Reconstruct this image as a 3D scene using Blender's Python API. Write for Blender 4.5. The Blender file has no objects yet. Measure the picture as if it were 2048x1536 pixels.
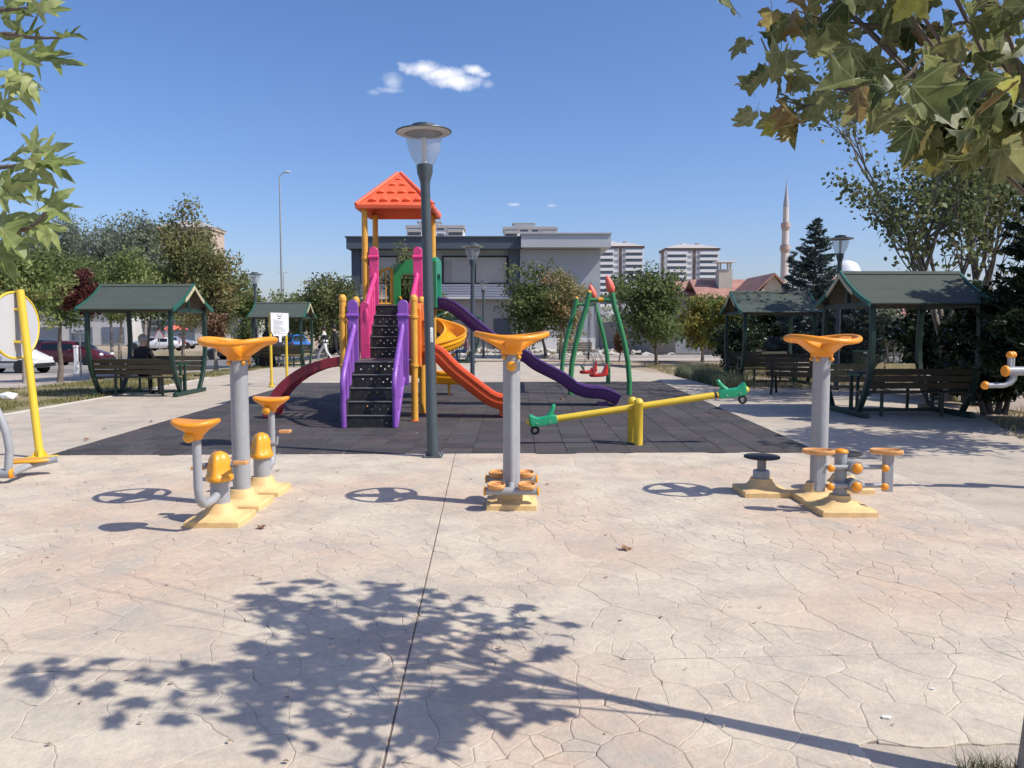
import bpy, bmesh, math, random
import numpy as np
from mathutils import Vector, Matrix

SC = bpy.context.scene
COL = SC.collection
PI = math.pi
R = math.radians

# ------------------------------------------------------------------ camera
FPX, CAM_H, PITCH = 1560.0, 1.6, math.atan((768 - 655) / 1560.0)
cam_d = bpy.data.cameras.new('camera')
cam_d.sensor_width = 36.0
cam_d.lens = 36.0 * FPX / 2048.0
cam_d.clip_start, cam_d.clip_end = 0.05, 6000.0
cam = bpy.data.objects.new('camera', cam_d)
COL.objects.link(cam)
cam.location = (0, 0, CAM_H)
cam.rotation_euler = (PI / 2 - PITCH, 0, 0)
SC.camera = cam

# ------------------------------------------------------------------ sky, sun, exposure
SUN_DIR = Vector((1.31, -0.47, 1.62)).normalized()      # towards the sun
SUN_EL = math.asin(SUN_DIR.z)
SUN_AZ = math.atan2(SUN_DIR.x, SUN_DIR.y)               # clockwise from +Y
world = bpy.data.worlds.new('World')
SC.world = world
world.use_nodes = True
world.cycles.sampling_method = 'MANUAL'
world.cycles.sample_map_resolution = 512
wn, wl = world.node_tree.nodes, world.node_tree.links
for n in list(wn): wn.remove(n)
w_out = wn.new('ShaderNodeOutputWorld')
w_bg = wn.new('ShaderNodeBackground')
w_sky = wn.new('ShaderNodeTexSky')
w_sky.sky_type = 'NISHITA'
w_sky.sun_disc = False
w_sky.sun_elevation = SUN_EL
w_sky.sun_rotation = SUN_AZ
w_sky.altitude = 0
w_sky.air_density = 1.0
w_sky.dust_density = 1.3
w_sky.ozone_density = 7.0
w_bg.inputs['Strength'].default_value = 0.137

def world_clouds():
    """a few small fair-weather clouds, laid out by sky direction"""
    tc = wn.new('ShaderNodeTexCoord')
    sep = wn.new('ShaderNodeSeparateXYZ'); wl.new(tc.outputs['Generated'], sep.inputs[0])
    def M(op, a, b=None, c=None):
        n = wn.new('ShaderNodeMath'); n.operation = op
        for i, v in enumerate((a, b, c)):
            if v is None: continue
            if isinstance(v, (int, float)): n.inputs[i].default_value = v
            else: wl.new(v, n.inputs[i])
        return n.outputs[0]
    az = M('ARCTAN2', sep.outputs[0], sep.outputs[1])
    el = M('ARCSINE', sep.outputs[2])
    comb = wn.new('ShaderNodeCombineXYZ'); wl.new(az, comb.inputs[0]); wl.new(el, comb.inputs[1])
    noi = wn.new('ShaderNodeTexNoise'); noi.inputs['Scale'].default_value = 55; noi.inputs['Detail'].default_value = 6; noi.inputs['Roughness'].default_value = .62
    wl.new(comb.outputs[0], noi.inputs['Vector'])
    nz = M('SUBTRACT', noi.outputs[0], 0.5)
    noi2 = wn.new('ShaderNodeTexNoise'); noi2.inputs['Scale'].default_value = 22; noi2.inputs['Detail'].default_value = 3
    wl.new(comb.outputs[0], noi2.inputs['Vector'])
    nz2 = M('SUBTRACT', noi2.outputs[0], 0.5)
    def ang(px, py):
        v = Vector(((px - 1024) / FPX, math.cos(PITCH) + (768 - py) / FPX * math.sin(PITCH), -math.sin(PITCH) + (768 - py) / FPX * math.cos(PITCH)))
        return math.atan2(v.x, v.y), math.asin(v.normalized().z)
    blobs = [(848, 137, 40, 13, 1.0), (885, 148, 44, 13, 1.0), (912, 163, 48, 14, 1.0), (950, 140, 22, 9, .9), (968, 148, 14, 6, .6), (860, 143, 26, 9, .7),
             (785, 163, 20, 15, .42), (778, 180, 26, 6, .36), (748, 184, 14, 5, .22), (1030, 409, 12, 3, .4), (1103, 411, 10, 3, .3), (975, 168, 12, 8, .25)]
    total = None
    for (px, py, rx, ry, a) in blobs:
        a0, e0 = ang(px, py)
        u = M('DIVIDE', M('SUBTRACT', az, a0), rx / FPX)
        v = M('DIVIDE', M('SUBTRACT', el, e0), ry / FPX)
        d = M('SQRT', M('ADD', M('MULTIPLY', u, u), M('MULTIPLY', v, v)))
        d = M('ADD', d, M('MULTIPLY', nz, 1.5))
        d = M('ADD', d, M('MULTIPLY', nz2, 0.7))
        m = M('MULTIPLY', M('SMOOTH_MIN', M('MAXIMUM', M('MULTIPLY', M('SUBTRACT', 1.2, d), 1.05), 0.0), 1.0, 0.2), a)
        total = m if total is None else M('MAXIMUM', total, m)
    mix = wn.new('ShaderNodeMix'); mix.data_type = 'RGBA'
    wl.new(M('MINIMUM', total, 1.0), mix.inputs[0])
    hsv = wn.new('ShaderNodeHueSaturation'); hsv.inputs['Saturation'].default_value = 1.1; wl.new(w_sky.outputs[0], hsv.inputs['Color']); tnt = wn.new('ShaderNodeMix'); tnt.data_type = 'RGBA'; tnt.blend_type = 'MULTIPLY'; tnt.inputs[0].default_value = 1; tnt.inputs[7].default_value = (1.13, .975, 1.01, 1); wl.new(hsv.outputs[0], tnt.inputs[6]); wl.new(tnt.outputs[2], mix.inputs[6])
    mix.inputs[7].default_value = (6.6, 6.7, 7.2, 1)
    wl.new(mix.outputs[2], w_bg.inputs[0])
world_clouds()
wl.new(w_bg.outputs[0], w_out.inputs[0])

sun_d = bpy.data.lights.new('sun', 'SUN')
sun_d.energy = 4.2
sun_d.angle = R(0.53)
sun_d.color = (1.0, 0.955, 0.87)
sun = bpy.data.objects.new('sun', sun_d)
COL.objects.link(sun)
sun.rotation_euler = SUN_DIR.to_track_quat('Z', 'Y').to_euler()
sun.location = (30, -10, 40)

SC.view_settings.view_transform = 'Standard'
SC.view_settings.look = 'None'
SC.view_settings.gamma = 1.0
SC.view_settings.use_curve_mapping = False
SC.view_settings.exposure = 0.23
SC.cycles.max_bounces = 4
SC.cycles.diffuse_bounces = 2
SC.cycles.glossy_bounces = 2
SC.cycles.transmission_bounces = 3
SC.cycles.transparent_max_bounces = 6
SC.cycles.use_adaptive_sampling = True
SC.cycles.adaptive_threshold = 0.02

# ------------------------------------------------------------------ surveying: photograph to place
def sstep(a, b, t):
    t = min(1.0, max(0.0, (t - a) / (b - a)))
    return t * t * (3 - 2 * t)
def gz(x, y):
    """terrain height: the plaza is level, the street on the left lies lower"""
    return -0.85 * sstep(19, 38, y) * sstep(-9.6, -16, x)
def ray(px, py):
    u, v = (px - 1024) / FPX, (768 - py) / FPX
    return Vector((u, math.cos(PITCH) + v * math.sin(PITCH), -math.sin(PITCH) + v * math.cos(PITCH)))
def G(px, py, z=0.0):
    d = ray(px, py); t = (z - CAM_H) / d.z
    return Vector((d.x * t, d.y * t, z))
def at(px, py, Y):
    d = ray(px, py); t = Y / d.y
    return Vector((d.x * t, Y, CAM_H + d.z * t))

# ------------------------------------------------------------------ mesh helpers
class MB:
    def __init__(s): s.v, s.f, s.m, s.mi = [], [], [], 0
    def add(s, vs, fs):
        o = len(s.v); s.v.extend([tuple(p) for p in vs])
        for f in fs: s.f.append(tuple(i + o for i in f)); s.m.append(s.mi)
        return s
    def box(s, c, d, rz=0, M=None):
        x, y, z = d[0] / 2, d[1] / 2, d[2] / 2
        vs = [Vector((a, b, e)) for e in (-z, z) for b in (-y, y) for a in (-x, x)]
        if rz: m = Matrix.Rotation(rz, 3, 'Z'); vs = [m @ p for p in vs]
        if M is not None: vs = [M @ p for p in vs]
        c = Vector(c)
        return s.add([p + c for p in vs], [(0, 2, 3, 1), (4, 5, 7, 6), (0, 1, 5, 4), (2, 6, 7, 3), (0, 4, 6, 2), (1, 3, 7, 5)])
    def beam(s, a, b, w, h, up=(0, 0, 1)):
        a, b = Vector(a), Vector(b); t = (b - a).normalized(); u = Vector(up)
        if abs(t.dot(u)) > .98: u = Vector((0, 1, 0))
        sd = t.cross(u).normalized(); u = sd.cross(t)
        vs = []
        for p in (a, b):
            for (i, j) in ((-1, -1), (1, -1), (1, 1), (-1, 1)): vs.append(p + sd * (w / 2 * i) + u * (h / 2 * j))
        return s.add(vs, [(3, 2, 1, 0), (4, 5, 6, 7), (0, 1, 5, 4), (1, 2, 6, 5), (2, 3, 7, 6), (3, 0, 4, 7)])
    def rings(s, rings, closed=True, cap0=True, cap1=True):
        n = len(rings[0]); vs = [p for r in rings for p in r]; fs = []
        for k in range(len(rings) - 1):
            for i in range(n if closed else n - 1):
                j = (i + 1) % n
                fs.append((k * n + i, k * n + j, (k + 1) * n + j, (k + 1) * n + i))
        if closed and cap0: fs.append(tuple(reversed(range(n))))
        if closed and cap1: fs.append(tuple(range((len(rings) - 1) * n, len(rings) * n)))
        return s.add(vs, fs)
    def tube(s, pts, r, seg=10, cap=True, closed=False):
        pts = [Vector(p) for p in pts]; n = len(pts)
        rr = r if isinstance(r, (list, tuple)) else [r] * n
        T = []
        for i in range(n):
            if closed: t = pts[(i + 1) % n] - pts[i - 1]
            else: t = pts[min(i + 1, n - 1)] - pts[max(i - 1, 0)]
            T.append(t.normalized())
        u = Vector((0, 0, 1)) if abs(T[0].z) < .9 else Vector((1, 0, 0))
        u = (u - T[0] * u.dot(T[0])).normalized(); rings = []
        for i in range(n):
            u = (u - T[i] * u.dot(T[i])).normalized(); w = T[i].cross(u)
            rings.append([pts[i] + (u * math.cos(2 * PI * k / seg) + w * math.sin(2 * PI * k / seg)) * rr[i] for k in range(seg)])
        if closed: rings.append(rings[0])
        return s.rings(rings, True, cap and not closed, cap and not closed)
    def lathe(s, prof, c=(0, 0, 0), seg=20, axis='Z', cap=True):
        rings = []
        for (r, z) in prof:
            ring = []
            for k in range(seg):
                a = 2 * PI * k / seg; x, y = r * math.cos(a), r * math.sin(a)
                p = {'Z': (x, y, z), 'Y': (x, z, -y), 'X': (z, x, y)}[axis]
                ring.append(Vector(p) + Vector(c))
            rings.append(ring)
        return s.rings(rings, True, cap, cap)
    def ball(s, c, r, seg=14, n=8, sx=1, sy=1, sz=1):
        rings = []
        for i in range(n + 1):
            t = -PI / 2 + PI * i / n; rr = max(math.cos(t), 1e-3) * r
            rings.append([Vector((c[0] + rr * sx * math.cos(2 * PI * k / seg), c[1] + rr * sy * math.sin(2 * PI * k / seg), c[2] + r * sz * math.sin(t))) for k in range(seg)])
        return s.rings(rings)
    def prism(s, poly, h0, h1, plane='XY', holes=None):
        """extruded polygon. plane XY: extrude z; XZ: extrude y; YZ: extrude x"""
        def P(a, b, h): return {'XY': (a, b, h), 'XZ': (a, h, b), 'YZ': (h, a, b)}[plane]
        n = len(poly)
        vs = [P(a, b, h0) for a, b in poly] + [P(a, b, h1) for a, b in poly]
        fs = [tuple(reversed(range(n))), tuple(range(n, 2 * n))]
        for i in range(n): fs.append((i, (i + 1) % n, n + (i + 1) % n, n + i))
        return s.add(vs, fs)
    def quad(s, a, b, c, d): return s.add([a, b, c, d], [(0, 1, 2, 3)])

def part(name, mb, mat, parent=None, smooth=38, bevel=0, kind=None, loc=None, rot=None, fix=True):
    if isinstance(mb, MB):
        me = bpy.data.meshes.new(name)
        me.from_pydata(mb.v, [], mb.f)
        mats = mat if isinstance(mat, (list, tuple)) else [mat]
        for m in mats: me.materials.append(m)
        if len(mats) > 1: me.polygons.foreach_set('material_index', mb.m)
        if fix:
            bm = bmesh.new(); bm.from_mesh(me)
            bmesh.ops.recalc_face_normals(bm, faces=bm.faces); bm.to_mesh(me); bm.free()
        if smooth:
            me.polygons.foreach_set('use_smooth', [True] * len(me.polygons))
            me.set_sharp_from_angle(angle=R(smooth))
    else: me = mb
    o = bpy.data.objects.new(name, me); COL.objects.link(o)
    if parent is not None: o.parent = parent
    if kind: o['kind'] = kind
    if loc is not None: o.location = loc
    if rot is not None: o.rotation_euler = rot
    if bevel:
        b = o.modifiers.new('bevel', 'BEVEL'); b.width = bevel; b.segments = 2; b.limit_method = 'ANGLE'; b.angle_limit = R(40)
    return o
def tag(o, label, cat, group=None):
    o['label'] = label; o['category'] = cat
    if group: o['group'] = group
    return o
def thing(name, label, cat, loc=(0, 0, 0), rz=0, group=None):
    o = bpy.data.objects.new(name, None); COL.objects.link(o)
    o.empty_display_size = .1; o.location = loc; o.rotation_euler = (0, 0, rz)
    return tag(o, label, cat, group)
def copy_tree(o, parent=None):
    c = o.copy(); COL.objects.link(c); c.parent = parent
    for ch in list(o.children): copy_tree(ch, c)
    return c

# ------------------------------------------------------------------ materials
MATS = {}
def mat(name, col, rough=.5, var=.1, scale=5, bump=0, bscale=60, metal=0, coat=0, spec=.5, dirt=0, dirtcol=(.25, .2, .15), rand=0):
    if name in MATS: return MATS[name]
    m = bpy.data.materials.new(name); m.use_nodes = True; MATS[name] = m
    nt = m.node_tree; N, L = nt.nodes, nt.links
    b = N['Principled BSDF']
    b.inputs['Roughness'].default_value = rough; b.inputs['Metallic'].default_value = metal
    b.inputs['Coat Weight'].default_value = coat; b.inputs['Coat Roughness'].default_value = .25
    b.inputs['Specular IOR Level'].default_value = spec
    tc = N.new('ShaderNodeTexCoord')
    no = N.new('ShaderNodeTexNoise'); no.inputs['Scale'].default_value = scale; no.inputs['Detail'].default_value = 5; no.inputs['Roughness'].default_value = .6
    L.new(tc.outputs['Object'], no.inputs['Vector'])
    mx = N.new('ShaderNodeMix'); mx.data_type = 'RGBA'
    mr = N.new('ShaderNodeMapRange'); mr.inputs[1].default_value = .3; mr.inputs[2].default_value = .7
    L.new(no.outputs[0], mr.inputs[0]); L.new(mr.outputs[0], mx.inputs[0])
    mx.inputs[6].default_value = tuple(min(1, c * (1 - var)) for c in col) + (1,)
    mx.inputs[7].default_value = tuple(min(1, c * (1 + var)) for c in col) + (1,)
    out = mx.outputs[2]
    if dirt:
        n2 = N.new('ShaderNodeTexNoise'); n2.inputs['Scale'].default_value = scale * 2.7; n2.inputs['Detail'].default_value = 8; n2.inputs['Roughness'].default_value = .7
        L.new(tc.outputs['Object'], n2.inputs['Vector'])
        r2 = N.new('ShaderNodeMapRange'); r2.inputs[1].default_value = .5; r2.inputs[2].default_value = .78; r2.inputs[4].default_value = dirt
        L.new(n2.outputs[0], r2.inputs[0])
        m2 = N.new('ShaderNodeMix'); m2.data_type = 'RGBA'; L.new(r2.outputs[0], m2.inputs[0]); L.new(out, m2.inputs[6]); m2.inputs[7].default_value = dirtcol + (1,)
        out = m2.outputs[2]
    if rand:
        oi = N.new('ShaderNodeObjectInfo')
        hs = N.new('ShaderNodeHueSaturation')
        r3 = N.new('ShaderNodeMapRange'); r3.inputs[3].default_value = 1 - rand; r3.inputs[4].default_value = 1 + rand
        L.new(oi.outputs['Random'], r3.inputs[0]); L.new(r3.outputs[0], hs.inputs['Value']); L.new(out, hs.inputs['Color']); out = hs.outputs[0]
    L.new(out, b.inputs['Base Color'])
    rr = N.new('ShaderNodeMapRange'); rr.inputs[3].default_value = max(0, rough - .08); rr.inputs[4].default_value = min(1, rough + .1)
    L.new(no.outputs[0], rr.inputs[0]); L.new(rr.outputs[0], b.inputs['Roughness'])
    if bump:
        nb = N.new('ShaderNodeTexNoise'); nb.inputs['Scale'].default_value = bscale; nb.inputs['Detail'].default_value = 6
        L.new(tc.outputs['Object'], nb.inputs['Vector'])
        bp = N.new('ShaderNodeBump'); bp.inputs['Strength'].default_value = bump; bp.inputs['Distance'].default_value = .01
        L.new(nb.outputs[0], bp.inputs['Height']); L.new(bp.outputs[0], b.inputs['Normal'])
    return m
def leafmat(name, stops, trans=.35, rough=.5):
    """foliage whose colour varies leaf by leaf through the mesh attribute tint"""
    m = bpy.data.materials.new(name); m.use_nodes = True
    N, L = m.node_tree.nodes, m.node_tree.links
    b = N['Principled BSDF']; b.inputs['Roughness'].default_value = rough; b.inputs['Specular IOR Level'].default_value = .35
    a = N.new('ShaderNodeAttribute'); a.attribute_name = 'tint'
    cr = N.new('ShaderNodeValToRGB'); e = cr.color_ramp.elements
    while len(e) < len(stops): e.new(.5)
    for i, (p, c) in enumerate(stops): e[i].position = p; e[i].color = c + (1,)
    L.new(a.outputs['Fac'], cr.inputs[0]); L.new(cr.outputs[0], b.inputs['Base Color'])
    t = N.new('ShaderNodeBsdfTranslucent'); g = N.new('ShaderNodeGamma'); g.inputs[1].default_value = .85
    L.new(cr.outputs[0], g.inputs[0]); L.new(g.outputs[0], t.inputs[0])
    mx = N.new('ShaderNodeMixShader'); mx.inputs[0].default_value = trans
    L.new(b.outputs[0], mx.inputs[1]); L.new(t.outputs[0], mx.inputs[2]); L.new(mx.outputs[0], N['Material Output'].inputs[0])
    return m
def glassmat(name, col=(.8, .85, .88), alpha=.35, rough=.15):
    m = bpy.data.materials.new(name); m.use_nodes = True
    N, L = m.node_tree.nodes, m.node_tree.links
    b = N['Principled BSDF']; b.inputs['Base Color'].default_value = col + (1,); b.inputs['Roughness'].default_value = rough
    tr = N.new('ShaderNodeBsdfTransparent'); tr.inputs[0].default_value = (.93, .95, .96, 1)
    mx = N.new('ShaderNodeMixShader'); mx.inputs[0].default_value = alpha
    L.new(tr.outputs[0], mx.inputs[1]); L.new(b.outputs[0], mx.inputs[2]); L.new(mx.outputs[0], N['Material Output'].inputs[0])
    return m

ORANGE = mat('orange_plastic', (.83, .30, .010), .42, .10, 6, .12, 90, coat=.1, dirt=.4, dirtcol=(.62, .30, .08))
YELLOWORANGE = mat('amber_plastic', (.78, .34, .018), .36, .07, 5, coat=.15, dirt=.15, dirtcol=(.5, .3, .1))
PADTAN = mat('faded_orange_pad', (.68, .33, .11), .6, .15, 14, .25, 80, dirt=.4, dirtcol=(.4, .25, .15))
BASECOVER = mat('faded_yellow_cover', (.75, .51, .225), .62, .14, 7, .15, 60, dirt=.6, dirtcol=(.5, .30, .17))
GREYSTEEL = mat('grey_painted_steel', (.33, .34, .35), .42, .08, 7, .1, 120, coat=.05, dirt=.3, dirtcol=(.24, .22, .19))
GREYDARK = mat('dark_grey_steel', (.2, .21, .225), .4, .06, 5)
YPAINT = mat('yellow_paint', (.76, .53, .045), .38, .06, 5, coat=.15, dirt=.18, dirtcol=(.5, .36, .1))
LAMPDARK = mat('slate_lamp_paint', (.058, .078, .088), .42, .08, 4, dirt=.15, dirtcol=(.12, .12, .12))
POSTYELLOW = mat('tower_post_yellow', (.72, .36, .045), .45, .12, 5, .08, 90, dirt=.4, dirtcol=(.5, .3, .12))
PURPLE = mat('purple_plastic', (.24, .08, .41), .42, .12, 5, .08, 90, coat=.12, dirt=.35, dirtcol=(.35, .22, .45))
PURPLEDARK = mat('deep_purple_plastic', (.09, .03, .155), .28, .08, 4, coat=.3)
PINK = mat('pink_plastic', (.72, .05, .215), .42, .12, 5, .08, 90, coat=.12, dirt=.35, dirtcol=(.7, .25, .35))
ROOFRED = mat('coral_roof_plastic', (.84, .13, .05), .48, .12, 4, .1, 80, coat=.05, dirt=.35, dirtcol=(.7, .25, .12))
SLIDERED = mat('red_orange_plastic', (.74, .105, .025), .34, .1, 5, .06, 90, coat=.2, dirt=.3, dirtcol=(.6, .2, .1))
SLIDEYEL = mat('yellow_slide_plastic', (.84, .37, .012), .34, .06, 4, coat=.2)
PANELORANGE = mat('orange_panel_plastic', (.85, .19, .025), .38, .06, 4, coat=.15)
DARKRED = mat('maroon_plastic', (.27, .022, .038), .4, .12, 5, coat=.1)
TGREEN = mat('green_plastic', (.03, .28, .075), .36, .08, 4, coat=.2)
TGREEN2 = mat('teal_green_plastic', (.012, .30, .16), .34, .08, 4, coat=.2)
SGREEN = mat('swing_green_paint', (.045, .245, .09), .4, .1, 4, dirt=.15, dirtcol=(.12, .22, .12))
SEESAWG = mat('seesaw_green_plastic', (.012, .31, .13), .33, .08, 6, coat=.2)
CORAL = mat('tulip_coral', (.88, .17, .11), .45, .06, 5)
SEATRED = mat('seat_red', (.72, .045, .035), .42, .08, 7)
STEPBLACK = mat('black_step_rubber', (.018, .018, .02), .6, .3, 9, .3, 70, dirt=.3, dirtcol=(.09, .085, .08))
STEPEDGE = mat('worn_step_edge', (.3, .29, .27), .7, .25, 20)
CHAIN = mat('galvanised_chain', (.35, .35, .36), .4, .1, 20, metal=.8)
BLACK = mat('black_rubber', (.02, .02, .022), .65, .2, 12, .2)
GAZGREEN = mat('gazebo_green_paint', (.012, .04, .03), .45, .15, 5, dirt=.2, dirtcol=(.08, .09, .07))
GAZROOF = mat('gazebo_shingle', (.058, .075, .06), .85, .12, 2.5, .5, 160, dirt=.3, dirtcol=(.11, .115, .1))
GAZTRIM = mat('gazebo_green_trim', (.018, .12, .085), .5, .12, 4)
GAZCREAM = mat('gazebo_cream_board', (.55, .47, .29), .6, .12, 8)
WOODDARK = mat('dark_stained_wood', (.05, .042, .024), .6, .3, 6, .3, 50, rand=.25)
WOODLIGHT = mat('worn_yellow_wood', (.27, .21, .10), .6, .2, 6, .3, 50, rand=.2)
WHITE = mat('white_paint', (.78, .78, .77), .45, .05, 4, dirt=.15, dirtcol=(.5, .48, .44))
SIGNBACK = mat('sign_grey_white', (.52, .525, .53), .5, .03, 2)
INK = mat('dark_ink', (.03, .03, .035), .6, .1, 5)
INKG = mat('grey_ink', (.28, .29, .31), .6, .1, 5)
LAMPGLASS = glassmat('lamp_glass', (.6, .62, .62), .32, .25)
BARK = mat('bark', (.155, .125, .1), .9, .3, 9, .8, 30)
BARKPALE = mat('plane_bark', (.3, .255, .2), .85, .3, 7, .6, 25)
from mathutils import noise as mnoise
# ------------------------------------------------------------------ ground materials
def groundmat(name, cols, scales=(.35, 2.2, 14), rough=.85, bump=.35, bscale=35, tint=0, fine=.16, spec=.3, dist=.01):
    m = bpy.data.materials.new(name); m.use_nodes = True
    N, L = m.node_tree.nodes, m.node_tree.links
    b = N['Principled BSDF']; b.inputs['Roughness'].default_value = rough; b.inputs['Specular IOR Level'].default_value = spec
    tc = N.new('ShaderNodeTexCoord')
    def noi(sc, det=6, ro=.62):
        n = N.new('ShaderNodeTexNoise'); n.inputs['Scale'].default_value = sc; n.inputs['Detail'].default_value = det; n.inputs['Roughness'].default_value = ro
        L.new(tc.outputs['Object'], n.inputs['Vector']); return n.outputs[0]
    def rng(x, a, c, lo=0, hi=1):
        r = N.new('ShaderNodeMapRange'); r.inputs[1].default_value = a; r.inputs[2].default_value = c; r.inputs[3].default_value = lo; r.inputs[4].default_value = hi
        L.new(x, r.inputs[0]); return r.outputs[0]
    def mix(f, a, c):
        x = N.new('ShaderNodeMix'); x.data_type = 'RGBA'; L.new(f, x.inputs[0])
        for i, v in ((6, a), (7, c)):
            if isinstance(v, tuple): x.inputs[i].default_value = v + (1,)
            else: L.new(v, x.inputs[i])
        return x.outputs[2]
    c = mix(rng(noi(scales[0], 3), .42, .58), cols[0], cols[1])
    c = mix(rng(noi(scales[1], 6, .68), .44, .66), c, cols[2])
    n3 = noi(scales[2], 5, .72)
    hs = N.new('ShaderNodeHueSaturation'); L.new(c, hs.inputs['Color']); L.new(rng(n3, .25, .75, 1 - fine, 1 + fine), hs.inputs['Value']); c = hs.outputs[0]
    if tint:
        a = N.new('ShaderNodeAttribute'); a.attribute_name = 'tint'
        h2 = N.new('ShaderNodeHueSaturation'); L.new(c, h2.inputs['Color']); L.new(rng(a.outputs['Fac'], 0, 1, 1 - tint, 1 + tint), h2.inputs['Value']); c = h2.outputs[0]
    L.new(c, b.inputs['Base Color'])
    bp = N.new('ShaderNodeBump'); bp.inputs['Strength'].default_value = bump; bp.inputs['Distance'].default_value = dist
    L.new(noi(bscale, 4, .7), bp.inputs['Height']); L.new(bp.outputs[0], b.inputs['Normal'])
    return m
STONE = groundmat('stamped_concrete', [(.565, .49, .38), (.55, .42, .31), (.445, .39, .32)], (.5, 2.0, 20), .85, .5, 45, tint=.045, fine=.15)
CONC = groundmat('plain_concrete', [(.50, .43, .335), (.48, .40, .31), (.39, .34, .28)], (.4, 1.6, 18), .85, .35, 40, fine=.12)
JOINT = groundmat('joint_grit', [(.25, .19, .14), (.28, .2, .15), (.2, .16, .125)], (1, 4, 30), .95, .5, 80)
SOIL = groundmat('dusty_soil', [(.42, .33, .235), (.36, .28, .195), (.30, .25, .17)], (.12, .9, 9), .95, .8, 14, fine=.2, dist=.03)
ASPH = groundmat('worn_asphalt', [(.20, .19, .18), (.23, .215, .2), (.16, .155, .15)], (.2, 1.2, 20), .9, .4, 60)
ROADPINK = groundmat('dusty_road', [(.36, .29, .24), (.39, .315, .255), (.3, .25, .21)], (.2, 1.2, 20), .9, .4, 60)
PAVE = groundmat('pale_pavement', [(.47, .40, .335), (.44, .36, .295), (.38, .335, .29)], (.3, 1.5, 16), .85, .3, 40)
RUBBER = groundmat('rubber_tile', [(.066, .062, .061), (.078, .060, .058), (.05, .048, .048)], (.9, 5, 40), .82, .55, 150, tint=.22, fine=.28, spec=.4)
LAWN = groundmat('dry_lawn_soil', [(.24, .2, .1), (.2, .18, .08), (.3, .24, .14)], (.4, 2.5, 20), .95, .7, 30, fine=.25)

def structure(name, mb, m, **k):
    o = part(name, mb, m, **k); o['kind'] = 'structure'; return o
def sheet(name, xs, ys, m, dz=0.0, fn=gz):
    mb = MB(); vs = [(x, y, fn(x, y) + dz) for y in ys for x in xs]; nx = len(xs); fs = []
    for j in range(len(ys) - 1):
        for i in range(nx - 1): fs.append((j * nx + i, j * nx + i + 1, (j + 1) * nx + i + 1, (j + 1) * nx + i))
    mb.add(vs, fs); return structure(name, mb, m, smooth=60)
def lin(a, b, n): return [a + (b - a) * i / n for i in range(n + 1)]

# ------------------------------------------------------------------ ground to the horizon
sheet('ground', [-4000, -1200, -400, -150, -60, -40] + lin(-30, 30, 60) + [45, 80, 200, 600, 4000], [-60, -20, -5] + lin(0, 60, 60) + [80, 120, 250, 600, 1500, 5000], SOIL, -.05)

# plaza slab
PL_L = -9.35
plaza_poly = [(-12.5, -6), (9.2, -6), (5.6, 6.0), (7.1, 10.6), (8.7, 14.5), (9.0, 19.2), (5.6, 20.6), (5.35, 27.0), (3.9, 33.0), (1.5, 36.5), (-9.7, 37.5), (-9.7, 25.0), (PL_L, 18.5), (PL_L, 13.0), (-12.5, 12.0)]
mb = MB(); mb.prism(plaza_poly, -.3, -.009)
plaza = structure('plaza', mb, CONC, smooth=0)

# ---- stamped stones: power diagram of large stones with strings of small ones between
rs = random.Random(7)
def inreg(x, y):
    return .9 < y < 9.75 and abs(x) < .74 * y + 1.3 and x < 3.72 + (9.35 - y) * .55
big = []
cellg = {}
def near_ok(x, y, r, store, cs):
    i, j = int(x // cs), int(y // cs)
    for a in range(i - 2, i + 3):
        for b in range(j - 2, j + 3):
            for (p, q) in store.get((a, b), ()):
                if ((p - x) / 1.3) ** 2 + (q - y) ** 2 < r * r: return False
    return True
for _ in range(16000):
    x, y = rs.uniform(-9, 9), rs.uniform(.5, 10.2)
    if not (abs(x) < .74 * y + 2): continue
    if near_ok(x, y, .40, cellg, .5):
        big.append((x, y)); cellg.setdefault((int(x // .5), int(y // .5)), []).append((x, y))
B = np.array(big)
small = []; cg2 = {}
for _ in range(110000):
    x, y = rs.uniform(-9, 9), rs.uniform(.5, 10.2)
    if not inreg(x, y): continue
    d = np.sqrt(((B[:, 0] - x) / 1.3) ** 2 + (B[:, 1] - y) ** 2); d1, d2 = np.partition(d, 1)[:2]
    if d2 - d1 < .10 * (.35 + .9 * max(0, .3 + mnoise.noise((x * 1.7, y * 1.7, 3.1)))) and d1 > .14 and mnoise.noise((x * 1.2, y * 1.2, 7.7)) > -.28:
        if near_ok(x, y, rs.choice((.05, .06, .085)), cg2, .1):
            small.append((x, y)); cg2.setdefault((int(x // .1), int(y // .1)), []).append((x, y))
sites = [(x, y, .014, 1) for x, y in big] + [(x, y, 0.0, 0) for x, y in small]
sg = {}
for k, s in enumerate(sites): sg.setdefault((int(s[0] // .4), int(s[1] // .4)), []).append(k)
def clip(poly, nx, ny, c):
    out = []; n = len(poly)
    for i in range(n):
        p, q = poly[i], poly[(i + 1) % n]
        a, b = nx * p[0] + ny * p[1] - c, nx * q[0] + ny * q[1] - c
        if a <= 0: out.append(p)
        if (a < 0 < b) or (b < 0 < a):
            t = a / (a - b); out.append((p[0] + (q[0] - p[0]) * t, p[1] + (q[1] - p[1]) * t))
    return out
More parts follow.
